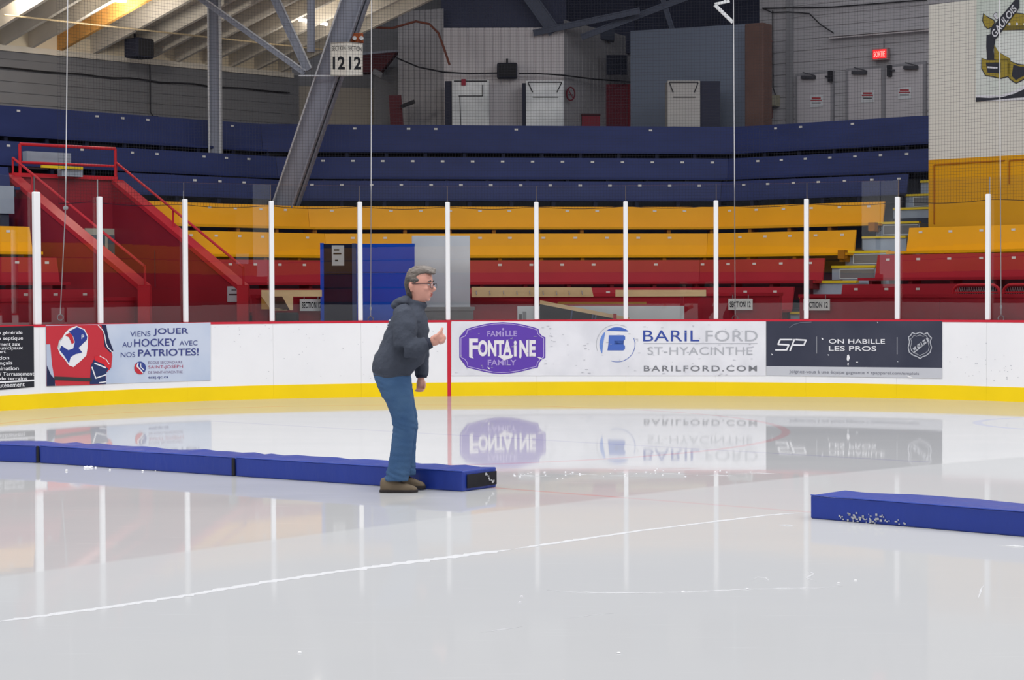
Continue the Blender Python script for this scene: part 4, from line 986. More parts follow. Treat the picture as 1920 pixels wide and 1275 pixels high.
MB().bar(PY(560, 142, Ys + .3), PY(652, 142, Ys + .3), .02).obj('sign_arm', M_steel2, sg_)
em = thing('emergency_light', 'orange emergency light with two lamp heads above the folded sign', 'lamp', PY(668, 72, Ys + .3))
a, b = PY(655, 63, Ys + .3), PY(681, 80, Ys + .3)
MB().abox(a.x, b.x, Ys + .25, Ys + .35, b.z, a.z).obj('case', mat('em_orange', (168, 84, 40), .5), em)
for x in (665, 678): MB().cyl(PY(x, 72, Ys + .2), (0, 1, 0), .032, .08).obj('lamp_head', mat('lamp_chrome', (196, 196, 196), .25, .3), em)

# centre back walls
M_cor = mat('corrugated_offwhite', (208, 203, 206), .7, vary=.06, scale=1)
M_cors = mat('corrugated_shaded', (160, 158, 162), .75, vary=.08, scale=1)  # facade cladding again, shade of the side put into a darker colour
def corr(name, A_, B_, z0, z1, mt, label, pitch=.16, dep=.018):
    A_, B_ = Vector((A_[0], A_[1], 0)), Vector((B_[0], B_[1], 0)); u = (B_ - A_); L_ = u.length; u.normalize(); n = Vector((u.y, -u.x, 0)); k = int(L_ / pitch); vs = []; fs = []
    pr = []
    for i in range(k):
        s = i * pitch; pr += [(s, 0), (s + pitch * .78, 0), (s + pitch * .82, -dep), (s + pitch * .96, -dep)]
    pr.append((L_, 0))
    for s, o_ in pr: c = A_ + u * s + n * o_; vs += [(c.x, c.y, z0), (c.x, c.y, z1)]
    for i in range(len(pr) - 1): fs.append((2 * i, 2 * i + 2, 2 * i + 3, 2 * i + 1))
    o = MB().add(vs, fs).obj(name, mt, fixn=False); struct(o, label); return o
Yf = 37.0
qa, qb = PY(832, 60, Yf), PY(1057, 60, Yf); zt_ = PY(940, 52, Yf).z
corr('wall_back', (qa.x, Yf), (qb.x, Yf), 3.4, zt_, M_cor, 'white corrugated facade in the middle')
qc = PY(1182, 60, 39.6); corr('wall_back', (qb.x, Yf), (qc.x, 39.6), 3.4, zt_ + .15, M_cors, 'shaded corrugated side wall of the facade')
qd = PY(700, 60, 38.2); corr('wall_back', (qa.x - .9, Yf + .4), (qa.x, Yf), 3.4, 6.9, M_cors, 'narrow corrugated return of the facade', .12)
def bwall(px0, px1, Y0, Y1, z0, z1, mt, label, name='wall_back'):
    a, b = PY(px0, 100, Y0), PY(px1, 100, Y1); o = MB().quadp((a.x, Y0, z0), (b.x, Y1, z0), (b.x, Y1, z1), (a.x, Y0, z1), (0, .1, 0)).obj(name, mt); return struct(o, label)
M_bg1 = mat('back_beige', (166, 158, 148), .8, vary=.06, scale=1); M_bg2 = mat('back_grey', (128, 128, 132), .8, vary=.06, scale=1)
M_bg3 = mat('back_beige_light', (172, 166, 160), .8, vary=.05)
bwall(528, 702, 37.6, 38.2, 3.4, 5.50, M_bg1, 'beige back wall behind the arch leg')
bwall(700, 752, 38.0, 38.0, 3.4, 5.9, M_bg2, 'grey wall strip beside the beige wall')
bwall(750, 800, 37.9, 37.9, 3.4, 5.6, M_bg3, 'light beige wall strip')
bwall(545, 836, 38.6, 38.6, 3.4, 7.6, M_bg2, 'grey upper back wall left of the facade')
M_nv = mat('navy_screen', (66, 70, 90), .8, vary=.08, scale=2)
bwall(828, 1062, 37.2, 37.2, zt_, 7.6, M_nv, 'dark navy screen above the facade')
bwall(1050, 1190, 39.4, 39.4, zt_ - .2, 7.6, M_nv, 'dark recess right of the navy screen')
a = PY(1062, 52, 38.4); b = PY(1152, 72, 38.4)
o = MB().quadp(zat(a, PY(1062, 68, 38.4).z), zat(b, PY(1152, 76, 38.4).z), zat(b, PY(1152, 52, 38.4).z), zat(a, PY(1062, 48, 38.4).z), (0, .3, 0)).obj('trim_2', mat('duct_blue', (62, 68, 84), .6)); struct(o, 'slanting blue-grey duct')
M_bgp = mat('blue_grey_wall', (112, 121, 138), .7, vary=.04, scale=.8)
pR4 = JR(4.2)
def rwall(px0, px1, py0, z0, mt, label, p=pR4, name='wall_right', th=.12, py0r=None):
    a, b = PL(px0, py0, p, uR), PL(px1, py0 if py0r is None else py0r, p, uR); o = MB().quadp(zat(a, z0), zat(b, z0), b, a, Vector((nR.x, nR.y, 0)) * th).obj(name, mt); return struct(o, label) if name.startswith('wall') else o
rwall(1182, 1398, 58, 3.4, M_bgp, 'large plain blue-grey wall panel', p=JR(3.2), py0r=45, th=1.2)
rwall(1150, 1480, -60, 5.0, M_nv, 'dark wall above the blue-grey panel', p=JR(5.6))
bp_ = PL(1396, 45, JR(2.9), uR); bq_ = PL(1431, 45, JR(2.9), uR)
bc = MB().quadp(zat(bp_, 3.4), zat(bq_, 3.4), zat(bq_, bp_.z), bp_, Vector((nR.x, nR.y, 0)) * .35).obj('brown_column', mat('column_brown', (98, 76, 70), .7, vary=.12)); tag(bc, 'square brown column between the blue-grey and grey walls', 'column'); bevel(bc, .02)
siding('wall_right', 1424, 2100, pR4, uR, 3.4, 9.1, .21, M_wr3, 'grey siding wall with double doors at the right', nR)
n4 = Vector((nR.x, nR.y, 0)); u4 = Vector((uR.x, uR.y, 0))
o = rwall(1474, 1486, -40, 3.4, M_bg2, '', name='pilaster', p=JR(4.15)); tag(o, 'grey pipe cover strip left of the single door', 'pilaster')
M_door = mat('door_grey', (172, 168, 172), .55, vary=.04, scale=1); M_dfr2 = mat('door_frame_grey', (128, 127, 132), .6); M_hw = mat('door_closer', (60, 60, 66), .4)
def rsheet(name, x0, y0, x1, y1, mt, off, th, parent=None, y0r=None, y1r=None, p=pR4):
    y0r = y0 if y0r is None else y0r; y1r = y1 if y1r is None else y1r
    c = [PL(x0, y1, p, uR), PL(x1, y1r, p, uR), PL(x1, y0r, p, uR), PL(x0, y0, p, uR)]
    return MB().quadp(*[v - n4 * off for v in c], -n4 * th).obj(name, mt, parent)
def rdoor(x0, x1, y0, y1, label, closer, arm, notice, idx):
    t = thing('door_%d' % idx, label, 'door', PL((x0 + x1) / 2, y0, pR4, uR)); t['kind'] = 'structure'
    if 'category' in t: pass
    a, b = PL(x0, y0, pR4, uR), PL(x1, y1, pR4, uR)
    fr_ = MB(); fr_.quadp(zat(a, 3.4) - n4 * .005, zat(b, 3.4) - n4 * .005, b - n4 * .005, a - n4 * .005, -n4 * .05).obj('door_frame', M_dfr2, t)
    i_ = .05; ai, bi = a + u4 * i_, b - u4 * i_
    MB().quadp(zat(ai, 3.4) - n4 * .05, zat(bi, 3.4) - n4 * .05, zat(bi, b.z - i_) - n4 * .05, zat(ai, a.z - i_) - n4 * .05, -n4 * .03).obj('door_leaf', M_door, t)
    c0, c1, cy = closer; q0 = PL(c0, cy, pR4, uR) - n4 * .12; q1 = PL(c1, cy, pR4, uR) - n4 * .12
    o = MB().bar(q0, q1, .06, .06).obj('door_closer', M_hw, t); MB().bar(q1 + Z * .03, PL(c1 - 22, cy - 9, pR4, uR) - n4 * .15, .02).obj('closer_arm', M_hw, t)
    if arm:
        q = PL(arm[0], arm[1], pR4, uR) - n4 * .12; MB().box(q, u4 * .035, n4 * .04, Z * .10).obj('alarm_box', mat('alarm_black', (36, 36, 42), .5), t); MB().bar(q, q + u4 * .10 * arm[2], .03).obj('alarm_lever', M_hw, t)
    x, y = notice; s = rsheet('notice', x, y, x + 24, y + 22, M_paper, .085, .004, t, y0r=y - 1.2, y1r=y + 20.8)
    rsheet('red_line', x + 3, y + 3, x + 20, y + 6.5, mat('notice_red', (150, 60, 66), .6), .09, .002, s); rsheet('red_line', x + 1, y + 8, x + 22, y + 10, MATS['notice_red'], .09, .002, s); rsheet('grey_line', x + 3, y + 13, x + 20, y + 14.5, M_ink, .09, .002, s)
    return t
rdoor(1494, 1565, 139, 132, 'single grey steel door with a closer and a red lettered notice', (1508, 1534, 146), (1562, 144, -1), (1523, 180), 1)
rdoor(1589, 1660, 129, 123, 'left leaf of the grey double doors under the exit sign', (1603, 1630, 137), None, (1619, 171), 2)
rdoor(1660, 1738, 123, 115.5, 'right leaf of the grey double doors, next to the white block', (1700, 1726, 128), (1673, 134, 1), (1688, 165), 3)
ex = thing('exit_sign', 'small glowing red exit sign above the double doors', 'exit sign', PL(1656, 103, pR4, uR))
rsheet('housing', 1641, 93, 1671, 115, mat('exit_case', (150, 120, 120), .5), .05, .10, ex, y0r=91, y1r=113)
rsheet('lit_panel', 1643.5, 95.5, 1668.5, 112, emis('exit_red', (226, 30, 36), 1.3), .15, .01, ex, y0r=93.5, y1r=110)
vs, fs = fit_text('SORTIE', [PL(1645.5, 109, pR4, uR) - n4 * .165, PL(1666.5, 107.5, pR4, uR) - n4 * .165, PL(1666.5, 97, pR4, uR) - n4 * .165, PL(1645.5, 98.5, pR4, uR) - n4 * .165], bold=.02)
MB().add(vs, fs).obj('lettering', emis('exit_letter', (255, 150, 140), 1.5), ex, fixn=False)
MB().bar(PL(1661, 92, pR4, uR) - n4 * .08, PL(1661, 74, pR4, uR) - n4 * .08, .012).obj('hanger', M_hw, ex)
sl = thing('strip_light', 'long unlit white strip light fixture above the exit sign', 'lamp', PL(1650, 65, pR4, uR))
rsheet('housing', 1558, 66, 1790, 71, M_cors, .05, .12, sl, y0r=47, y1r=52); rsheet('tube', 1560, 71.5, 1790, 74, M_cor, .08, .05, sl, y0r=52.5, y1r=55)
eb = thing('electrical_box', 'small beige electrical box on the grey wall beside the brown column', 'box', PL(1455, 190, pR4, uR))
rsheet('cabinet', 1447, 179, 1463, 200, mat('box_beige', (146, 142, 124), .5), .02, .10, eb); rsheet('cover', 1448.5, 181, 1461.5, 198, mat('box_beige2', (156, 152, 134), .5), .12, .008, eb)
fa = rsheet('fire_alarm', 1441, 204, 1450, 222, mat('alarm_red', (98, 44, 50), .5), .02, .08); tag(fa, 'small dark red fire alarm box below the beige electrical box', 'alarm'); bevel(fa, .01)
tubething('cable', 'thin cable dropping down the grey wall to the beige box', 'cable', [PL(1450, 20, pR4, uR) - n4 * .03, PL(1451, 165, pR4, uR) - n4 * .03, PL(1456, 179, pR4, uR) - n4 * .04], .010, M_cab, 5)
tubething('cable', 'sagging bundle of dark cables across the top right grey wall', 'cable', [PL(x, y, pR4, uR) - n4 * .06 for x, y in ((1432, 16), (1450, 24), (1480, 23), (1520, 26), (1540, 46), (1566, 63))], .012, M_cab, 5)
tubething('cable', 'straight dark cable high on the right grey wall', 'cable', [PL(x, y, pR4, uR) - n4 * .05 for x, y in ((1432, 16), (1560, 14), (1740, 0))], .014, M_cab, 5)
# vent cabinets
def cabinet(px0, px1, py0, Y, label, dk_left, mt, flap=True, rz=0.0, depth=.5, side=None):
    a, b = PY(px0, py0, Y), PY(px1, py0, Y); t = thing('shutter_cabinet', label, 'cabinet', ((a.x + b.x) / 2, Y, 3.45), 'metal cabinets along the walkway')
    o = MB().quadp((a.x, Y, 3.45), (b.x, Y, 3.45), (b.x, Y, b.z), (a.x, Y, a.z), (0, depth, 0)).obj('cabinet_body', mt, t); bevel(o, .012)
    ln = mat('cabinet_line', (52, 52, 56), .5); w_ = px1 - px0
    def bl(x0, y0, x1, y1, th=.022): MB().bar(PY(x0, y0, Y - .008), PY(x1, y1, Y - .008), .012, th).obj('shutter_edge', ln, t)
    bl(px0 + 4, py0 + 3, px1 - 4, py0 + 3)
    if flap: bl(px0 + 4, py0 + 4, px0 + w_ * .18, py0 + 22, .018); bl(px1 - 4, py0 + 4, px1 - w_ * .18, py0 + 22, .018); bl(px0 + w_ * .18, py0 + 31, px1 - w_ * .14, py0 + 31, .014)
    else: bl(px0 + 13, py0 + 31, px1 - 12, py0 + 31, .018); bl(px1 - 12, py0 + 10, px1 - 12, py0 + 31, .018); bl(px0 + 15, py0 + 31, px0 + 17, py0 + 88, .012)
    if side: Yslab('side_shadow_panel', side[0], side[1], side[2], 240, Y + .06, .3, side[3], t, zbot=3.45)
    return t
M_cw = mat('cabinet_white', (236, 238, 240), .35, scale=1.6, second=(176, 180, 184), second_amt=.8); M_cg = mat('cabinet_grey', (168, 165, 162), .5, vary=.05)
M_cd = mat('cabinet_side_shade', (48, 50, 66), .6)  # dark colour stands for the shade beside the cabinets
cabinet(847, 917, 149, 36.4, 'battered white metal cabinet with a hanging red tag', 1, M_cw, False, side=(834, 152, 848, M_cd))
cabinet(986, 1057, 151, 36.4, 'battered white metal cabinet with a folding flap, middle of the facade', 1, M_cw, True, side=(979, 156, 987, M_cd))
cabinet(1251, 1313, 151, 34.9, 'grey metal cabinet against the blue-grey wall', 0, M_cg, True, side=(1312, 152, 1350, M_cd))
rt_ = Yslab('red_tag', 865, 148, 873, 160, 36.36, .02, mat('tag_red', (150, 44, 62), .5)); tag(rt_, 'small red tag hanging on the left white cabinet', 'tag')
hung_box('loudspeaker', 'black wall speaker in the middle of the white facade', 'speaker', PY(951, 133, 36.86), .39, .25, .29, M_spk)
ns = Yslab('dark_board', 1137, 103, 1176, 140, 38.2, .05, mat('dark_navy_board', (46, 50, 66), .6)); tag(ns, 'square dark board high on the shaded side wall', 'board')
ms = thing('no_smoking_sign', 'round red no smoking sign right of the middle cabinet', 'sign', PY(1070, 176, 37.0))
cS = PY(1070, 176, 37.0); ring_ = [cS + Vector((.078 * math.cos(a_ * math.pi / 12), 0, .125 * math.sin(a_ * math.pi / 12))) for a_ in range(25)]
M_ns = mat('no_smoking_red', (110, 44, 56), .5); MB().tube(ring_, .015, 6, False).obj('ring', M_ns, ms); MB().bar(cS + Vector((-.05, 0, .09)), cS + Vector((.05, 0, -.09)), .02, .022).obj('slash', M_ns, ms)
MB().bar(cS + Vector((-.05, .01, -.02)), cS + Vector((.045, .01, -.02)), .012, .018).obj('cigarette', M_ink, ms)
Yd = 38.6
rd = thing('red_door', 'dark red door at the end of the shaded side wall', 'door', PY(1155, 200, Yd)); Yslab('door_leaf', 1131, 158, 1181, 236, Yd, .06, mat('door_maroon', (120, 48, 62), .5, vary=.08), rd, zbot=3.45); Yslab('door_edge', 1177, 158, 1182, 236, Yd - .02, .03, mat('door_red_edge', (130, 38, 50), .5), rd, zbot=3.45)
rb = thing('red_bin', 'low dark red bin beside the red door', 'bin', PY(1108, 230, 37.6)); Yslab('bin_body', 1091, 216, 1125, 240, 37.6, .4, mat('bin_red', (136, 46, 60), .5), rb, zbot=3.45); Yslab('lid', 1090, 213, 1126, 216.5, 37.58, .44, mat('bin_lid', (70, 34, 42), .5), rb)
wp = Yslab('white_pipe', 1097, 150, 1103, 202, 37.9, .05, M_cor); tag(wp, 'short pale vertical duct on the shaded wall', 'pipe')
# tilted red seat and bracket at left of facade
rs = thing('folding_chair', 'dark red folded chair with a black strap behind the top row', 'chair', PY(745, 230, 36.6))
MB().quadp(zat(PY(737, 246, 36.6), 3.45), zat(PY(765, 246, 36.6), 3.45), PY(752, 178, 36.6), PY(729, 178, 36.6), (0, .08, 0)).obj('back', mat('chair_maroon', (86, 36, 44), .5), rs)
MB().bar(PY(752, 200, 36.5), PY(778, 190, 36.5), .05, .07).obj('strap', M_cab, rs)
aw = thing('red_canopy', 'dark red canopy piece behind the folded section sign', 'canopy', PY(715, 120, 37.55)); MB().prism([PY(680, 102, 37.55), PY(745, 96, 37.55), PY(714, 134, 37.55), (PY(680, 136, 37.55))], (0, .4, 0)).obj('cover', mat('canopy_maroon', (80, 38, 44), .6), aw); MB().bar(PY(680, 101, 37.55), PY(748, 95, 37.55), .04).obj('edge', M_steel, aw)
pb_ = MB().box(PY(708, 138, 37.4), (.09, 0, -.05), (0, .06, 0), (.02, 0, .06)).obj('plastic_bag', mat('bag_clear', (128, 128, 132), .3, bump=.6, bscale=30)); tag(pb_, 'crumpled clear plastic bag under the dark red canopy', 'bag'); bevel(pb_, .03)
tubething('hose', 'faded orange hose draped high across the back wall', 'hose', [PY(x, y, 36.4) for x, y in ((668, 50), (700, 51), (735, 53), (762, 45), (780, 40), (805, 45), (822, 62), (833, 92), (843, 122))], .022, mat('hose_orange', (122, 70, 56), .5), 8)
tubething('cable', 'dark cable bundle running across the facade to the speaker', 'cable', [PY(x, y, 36.8) for x, y in ((742, 108), (785, 126), (830, 135), (880, 138), (932, 137))], .016, M_cab, 6)
tubething('cable', 'dark cable bundle running right from the speaker along the side wall', 'cable', [PY(972, 138, 36.8), PY(1010, 138, 36.8), PY(1055, 141, 36.8), PY(1110, 148, 37.6), PY(1182, 154, 38.6)], .015, M_cab, 6)
tubething('cable', 'thin dark cable high on the grey back wall', 'cable', [PY(x, y, 38.4) for x, y in ((700, 22), (750, 28), (790, 42), (832, 50))], .012, M_cab, 6)
tubething('cable', 'thin cable looping below the section sign canopy', 'cable', [PY(x, y, 37.6) for x, y in ((750, 165), (766, 160), (790, 132))], .010, M_cab, 5)
ap = thing('aluminium_fixture', 'bright white angled light fixture hanging at the top right of centre', 'lamp', PY(1358, 20, 29))
M_alu = emis('fixture_glow', (196, 198, 200), .35)  # weak glow put into the metal arms so they look bright
MB().bar(PY(1340, 9, 29), PY(1374, 42, 29), .035, .05).obj('diagonal_arm', M_alu, ap); MB().bar(PY(1340, 8, 29), PY(1368, 2, 29), .035, .04).obj('upper_arm', M_alu, ap); MB().bar(PY(1359, -12, 29), PY(1359, 4, 29), .03).obj('hanger', M_alu, ap)
beams = ((990, -10, 1040, 60, .25), (1200, 20, 1000, 62, .12), (1300, -10, 1090, 70, .12), (1240, -10, 1260, 55, .1))
for i, (x0, y0, x1, y1, w_) in enumerate(beams):
    if y0 < 0: x0, y0 = x0 + (x0 - x1) * 1.4, y0 + (y0 - y1) * 1.4
    beam('roof_truss_bar', ['broad dark truss bar above the white facade', 'thin shallow truss bar above the facade', 'long sloping truss bar right of the facade', 'short upright truss bar over the blue-grey wall'][i], PY(x0, y0, 36.6), PY(x1, y1, 36.9), w_, .05, None, mat('truss_dark', (84, 90, 106), .6, vary=.1))
# roof over middle and right
a, b = row_path(400, 1700, 10.0), row_path(400, 1700, 1.0)
vs = []; 
for p, q_ in zip(a, b): vs += [(p.x, p.y, 7.2), (q_.x, q_.y, 8.4)]
ro = MB().add(vs, [(2 * i, 2 * i + 2, 2 * i + 3, 2 * i + 1) for i in range(len(a) - 1)]).obj('ceiling', mat('roof_dark', (92, 88, 88), .85, vary=.1)); struct(ro, 'dark roof over the middle and right stands')

# ---------------------------------------------------------------- safety net and its ropes
M_net = mat('net_twine', (44, 44, 50), .8, vary=.0)
def netmesh():
    M = MB(); s0, s1 = s_px(126, 200), S[-1] - .1; off = -.22; pit = .0405; r = .00115
    ztop = 8.2
    s = s0; k = 0
    def zlow(s):
        for i in range(len(ps) - 1):
            if ps[i] <= s <= ps[i + 1]:
                t = (s - ps[i]) / (ps[i + 1] - ps[i]); return BH + 1.60 - .035 * math.sin(math.pi * t)
        return BH + 1.6
    while s < s1:
        p, n = at_s(s, off); zl = zlow(s)
        M.add([(p.x - r, p.y, zl), (p.x + r, p.y, zl), (p.x + r, p.y, ztop), (p.x - r, p.y, ztop)], [(0, 1, 2, 3)])
        s += pit
    z = BH + 1.62; st_ = .6
    m_ = int((s1 - s0) / st_)
    while z < ztop:
        vs = []
        for i in range(m_ + 1):
            p, n = at_s(s0 + (s1 - s0) * i / m_, off); vs += [(p.x, p.y, z - r), (p.x, p.y, z + r)]
        M.add(vs, [(2 * i, 2 * i + 2, 2 * i + 3, 2 * i + 1) for i in range(m_)]); z += pit
    vs = []
    pts = []
    i = 0; s = s0
    while s < s1: p, n = at_s(s, off); pts.append((p.x, p.y, zlow(s))); s += .15
    M.tube(pts, .004, 4)
    return M
nt_ = netmesh().obj('safety_net', M_net, fixn=False); tag(nt_, 'fine dark safety net hanging above and behind the glass', 'net'); nt_['kind'] = 'stuff'
M_rope = mat('rope_white', (200, 200, 202), .5)
for i, (pts, lab) in enumerate(((((129, -200), (123, 390), (113, 588)), 'thin pale rope with an end ring, leftmost, hanging before the red stair walls'), (((697, -200), (696, 300), (695, 592)), 'thin pale rope with an end ring hanging before the blue booth'),
                       (((1374, -200), (1377, 300), (1378.5, 590)), 'thin pale rope with an end ring above the left SECTION 12 sign'), (((1873, -200), (1875.5, 300), (1877, 590)), 'thin pale rope with an end ring at the far right'))):
    P3 = []
    for x, y in pts:
        P3.append(off_pt(x, y, -.15))
    t = thing('net_rope', lab, 'rope', P3[-1], 'ropes holding the safety net')
    MB().tube(P3, .0065, 6).obj('cord', M_rope, t)
    c = P3[-1] - Z * .05; MB().tube([c + Vector((.038 * math.cos(a_ * math.pi / 8), 0, .038 * math.sin(a_ * math.pi / 8))) for a_ in range(17)], .007, 6, False).obj('ring', M_hook, t)
    if i == 0: MB().ell(P3[1], .035, .02, .03, 8, 6).obj('knot', M_rope, t)
    else: MB().ell(P3[-1] + Z * .10, .016, .016, .03, 8, 6).obj('knot', M_rope, t)

# ---------------------------------------------------------------- near side of the hall (behind the camera, seen only as reflections in the glass)
nb_ = struct(MB().abox(-24, 24, -4.2, -4.0, 0, 1.07).obj('wall_near', M_board), 'white boards of the near side')
MB().abox(-24, 24, -4.0, -3.99, 0, .19).obj('kick_plate', M_kick, nb_)
for i, mt_ in enumerate((M_rd, M_rd, M_yel, M_yel, M_blue, M_blue, M_blue)):
    z = 1.15 + .46 * i; MB().abox(-24, 24, -6.0 - .8 * i, -5.95 - .8 * i, z, z + .42).obj('backrest', mt_, nb_); MB().abox(-24, 24, -6.8 - .8 * i, -6.0 - .8 * i, z - .5, z).obj('tread', M_step, nb_)
MB().abox(-26, 26, -12.2, -12, 3, 9).obj('upper_wall', M_wl, nb_)
for sx, nm in ((1, 'right'), (-1, 'left')):
    ax = lambda a0, a1, y0, y1, z0, z1: MB().abox(min(sx * a0, sx * a1), max(sx * a0, sx * a1), y0, y1, z0, z1)
    wn = struct(ax(22, 22.1, -4, 20, 0, 1.07).obj('wall_far_' + nm, M_board), 'white boards far out on the %s side' % nm)
    for i, mt_ in enumerate((M_rd, M_rd, M_yel, M_yel, M_blue, M_blue, M_blue)):
        z = 1.15 + .46 * i; ax(24 + .8 * i, 24.05 + .8 * i, -6, 24, z, z + .42).obj('backrest', mt_, wn); ax(24 + .8 * i, 24.8 + .8 * i, -6, 24, z - .5, z).obj('tread', M_step, wn)
    ax(30.5, 30.7, -12, 30, 3, 9).obj('upper_wall', M_wl, wn)
# ---------------------------------------------------------------- blue floor pads on the ice
def pad_mat():
    mt = mat('pad_blue', (28, 53, 140), .38, vary=.10, scale=1.2, bump=.8, bscale=7, stretch=(1, 1, .35), spec=.45); return mt
M_pad = pad_mat(); M_padt = mat('pad_seam', (30, 44, 110), .5); M_padk = mat('pad_end_black', (38, 38, 42), .8, vary=.2, scale=12)
M_scf = mat('scuff_white', (176, 178, 182), .6)
def pad(a, b, back, h, label, end=False, wob=0.0):
    a, b, back = Vector((*a, 0)), Vector((*b, 0)), Vector((*back, 0)); u = (b - a); L_ = u.length; un = u.normalized()
    t = thing('floor_pad', label, 'pad', (a + b) / 2, 'long blue vinyl pads lying on the ice')
    n = 16; vs = []; rr = random.Random(int(L_ * 1000) + int(a.x * 10))
    for i in range(n + 1):
        p = a + un * (.006 + (L_ - .012) * i / n); dz = wob * rr.uniform(-1, 1); db = wob * rr.uniform(-1, 1)
        vs += [p, p + Z * (h + dz * .3), p + back + Z * (h + dz), p + back]
        vs[-3] -= back * db * .2
    fs = [(0, 1, 2, 3), (4 * n + 3, 4 * n + 2, 4 * n + 1, 4 * n)]
    for i in range(n):
        for k in range(4): fs.append((4 * i + k, 4 * i + (k + 1) % 4, 4 * i + 4 + (k + 1) % 4, 4 * i + 4 + k))
    o = MB().add(vs, fs).obj('cover', M_pad, t); bevel(o, .010)
    bn_ = back.normalized(); MB().bar(a + Z * (h + .001) + un * .01, b + Z * (h + .001) - un * .01, .008, .006).obj('piping', mat('pad_piping', (70, 90, 176), .4), t)
    return t, un
W4 = Vector((.245, .335))
e0 = PZ(869, 922); e1 = PZ(441, 893); e2 = PZ(74, 868.2); e3 = PZ(0, 865.5)
d3 = (e3 - e2).normalized(); e3 = e2 + d3 * 2.26; e4 = e3 + d3 * 2.26
X2 = lambda v: (v.x, v.y)
p1, u1 = pad(X2(e0), X2(e1), W4, .15, 'blue pad nearest the standing person, with an exposed black end', wob=.008)
p2, _ = pad(X2(e1 + (e1 - e0).normalized() * .02), X2(e2), W4, .15, 'blue pad in the middle of the left row, joined at both ends', wob=.010)
p3, _ = pad(X2(e2 + d3 * .03), X2(e3), W4, .15, 'blue pad at the left picture edge with a creased front', wob=.012)
for c in (e1, e2):
    un = (e2 - e1).normalized(); nn = Vector((un.y, -un.x, 0)); nn = nn if nn.y < 0 else -nn
    o = MB().box(c + un * .015 + nn * .004 + Z * .077, un * .013, nn * .006, Z * .07).obj('joint_strap', M_cab, p2)
# black end of the first pad
bk3 = Vector((W4.x, W4.y, 0)); en = Vector((bk3.y, -bk3.x, 0)).normalized()
A_, B_ = e0 + bk3 * .10 + en * .001, e0 + bk3 * .97 + en * .001
MB().quadp(A_ + Z * .022, B_ + Z * .022, B_ + Z * .122, A_ + Z * .122, en * .004).obj('black_end', M_padk, p1)
rr = random.Random(5)
g = MB()
for i in range(9):
    c = A_.lerp(B_, .62 + .035 * i + rr.uniform(-.02, .02)) + Z * (.105 - .008 * i + rr.uniform(-.01, .01)) + en * .006; g.box(c, (B_ - A_).normalized() * rr.uniform(.004, .010), en * .001, Z * rr.uniform(.003, .010))
g.obj('scuff', M_scf, p1, kind='stuff')
f0_ = PZ(1518, 972); f1_ = PZ(1920, 1007); dR_ = (f1_ - f0_).normalized(); f2_ = f0_ + dR_ * 2.6
p4, _ = pad(X2(f2_), X2(f0_), Vector((-dR_.y, dR_.x)) * .42, .151, 'separate blue pad at the right with white scuffs on its front', wob=.007)
g = MB(); nn = Vector((dR_.y, -dR_.x, 0)); nn = nn if nn.y < 0 else -nn
for i in range(60):
    tt = rr.gauss(.62, .09); h_ = max(.006, rr.gauss(.028, .014)); c = f0_ + dR_ * (.42 + .12 * (tt - .62) / .09 * .9) + nn * .006 + Z * h_
    g.box(c, dR_ * rr.uniform(.002, .009), nn * .001, Z * rr.uniform(.002, .007))
g.obj('scuff', M_scf, p4, kind='stuff')

# ---------------------------------------------------------------- snow left on the ice
M_snow = mat('snow', (198, 199, 202), .8, vary=.01, bump=.5, bscale=200)
M_crumb = mat('snow_crumb', (240, 241, 244), .8, vary=.01)
def ridge(pts, w, h, label, name='snow_ridge', jit=.35, seed=1, step=.03):
    rr = random.Random(seed); M = MB(); P_ = []
    for a, b in zip(pts[:-1], pts[1:]):
        L_ = (b - a).length; k = max(1, int(L_ / step))
        for i in range(k): P_.append(a.lerp(b, i / k))
    P_.append(pts[-1]); vs = []; N_ = len(P_)
    for i, p in enumerate(P_):
        t = (P_[min(i + 1, N_ - 1)] - P_[max(0, i - 1)]).normalized(); n = Vector((-t.y, t.x, 0)); e = min(1, i / 6, (N_ - 1 - i) / 6); e = max(e, .05)
        ww = w[0] + (w[1] - w[0]) * i / N_; ww *= e * (1 + rr.uniform(-jit, jit)); o_ = n * rr.uniform(-.15, .15) * ww
        vs += [p + o_ - n * ww / 2 + Z * .0005, p + o_ + Z * (h * e * (1 + rr.uniform(-.5, .6))), p + o_ + n * ww / 2 + Z * .0005]
    fs = []
    for i in range(N_ - 1):
        for k in range(2): fs.append((3 * i + k, 3 * i + k + 1, 3 * i + 4 + k, 3 * i + 3 + k))
    o = M.add(vs, fs).obj(name, M_snow, fixn=False, smooth=True); tag(o, label, 'snow'); o['kind'] = 'stuff'; return o
ridge([PZ(x, y) for x, y in ((-30, 1169), (0, 1165), (180, 1142), (340, 1118), (480, 1094), (640, 1071), (800, 1050), (960, 1030))], (.05, .08), .004, 'long thin ridge of snow left by the resurfacer across the foreground ice', seed=2)
ridge([PZ(x, y) for x, y in ((960, 1030), (1200, 995), (1440, 966), (1514, 960.5))], (.05, .035), .003, 'far thinner end of the snow ridge running to the right pad', seed=3)
ridge([PZ(x, y) for x, y in ((1025, 1106), (1075, 1111), (1200, 1112), (1300, 1110), (1400, 1105), (1530, 1103), (1580, 1099))], (.018, .006), .003, 'faint curved line of snow right of centre in the foreground', seed=4)
ridge([PZ(x, y) for x, y in ((1456, 984), (1478, 985.5), (1498, 987))], (.05, .02), .012, 'small heap of snow just left of the right pad', seed=5)
ridge([PZ(x, y) for x, y in ((1862, 1022), (1890, 1024), (1940, 1026))], (.03, .05), .012, 'small heap of snow before the right end of the right pad', seed=6)
ridge([PZ(x, y) for x, y in ((1410, 1088), (1420, 1082), (1436, 1084), (1442, 1089), (1428, 1089))], (.015, .015), .006, 'small curl of snow in the right foreground', seed=7)
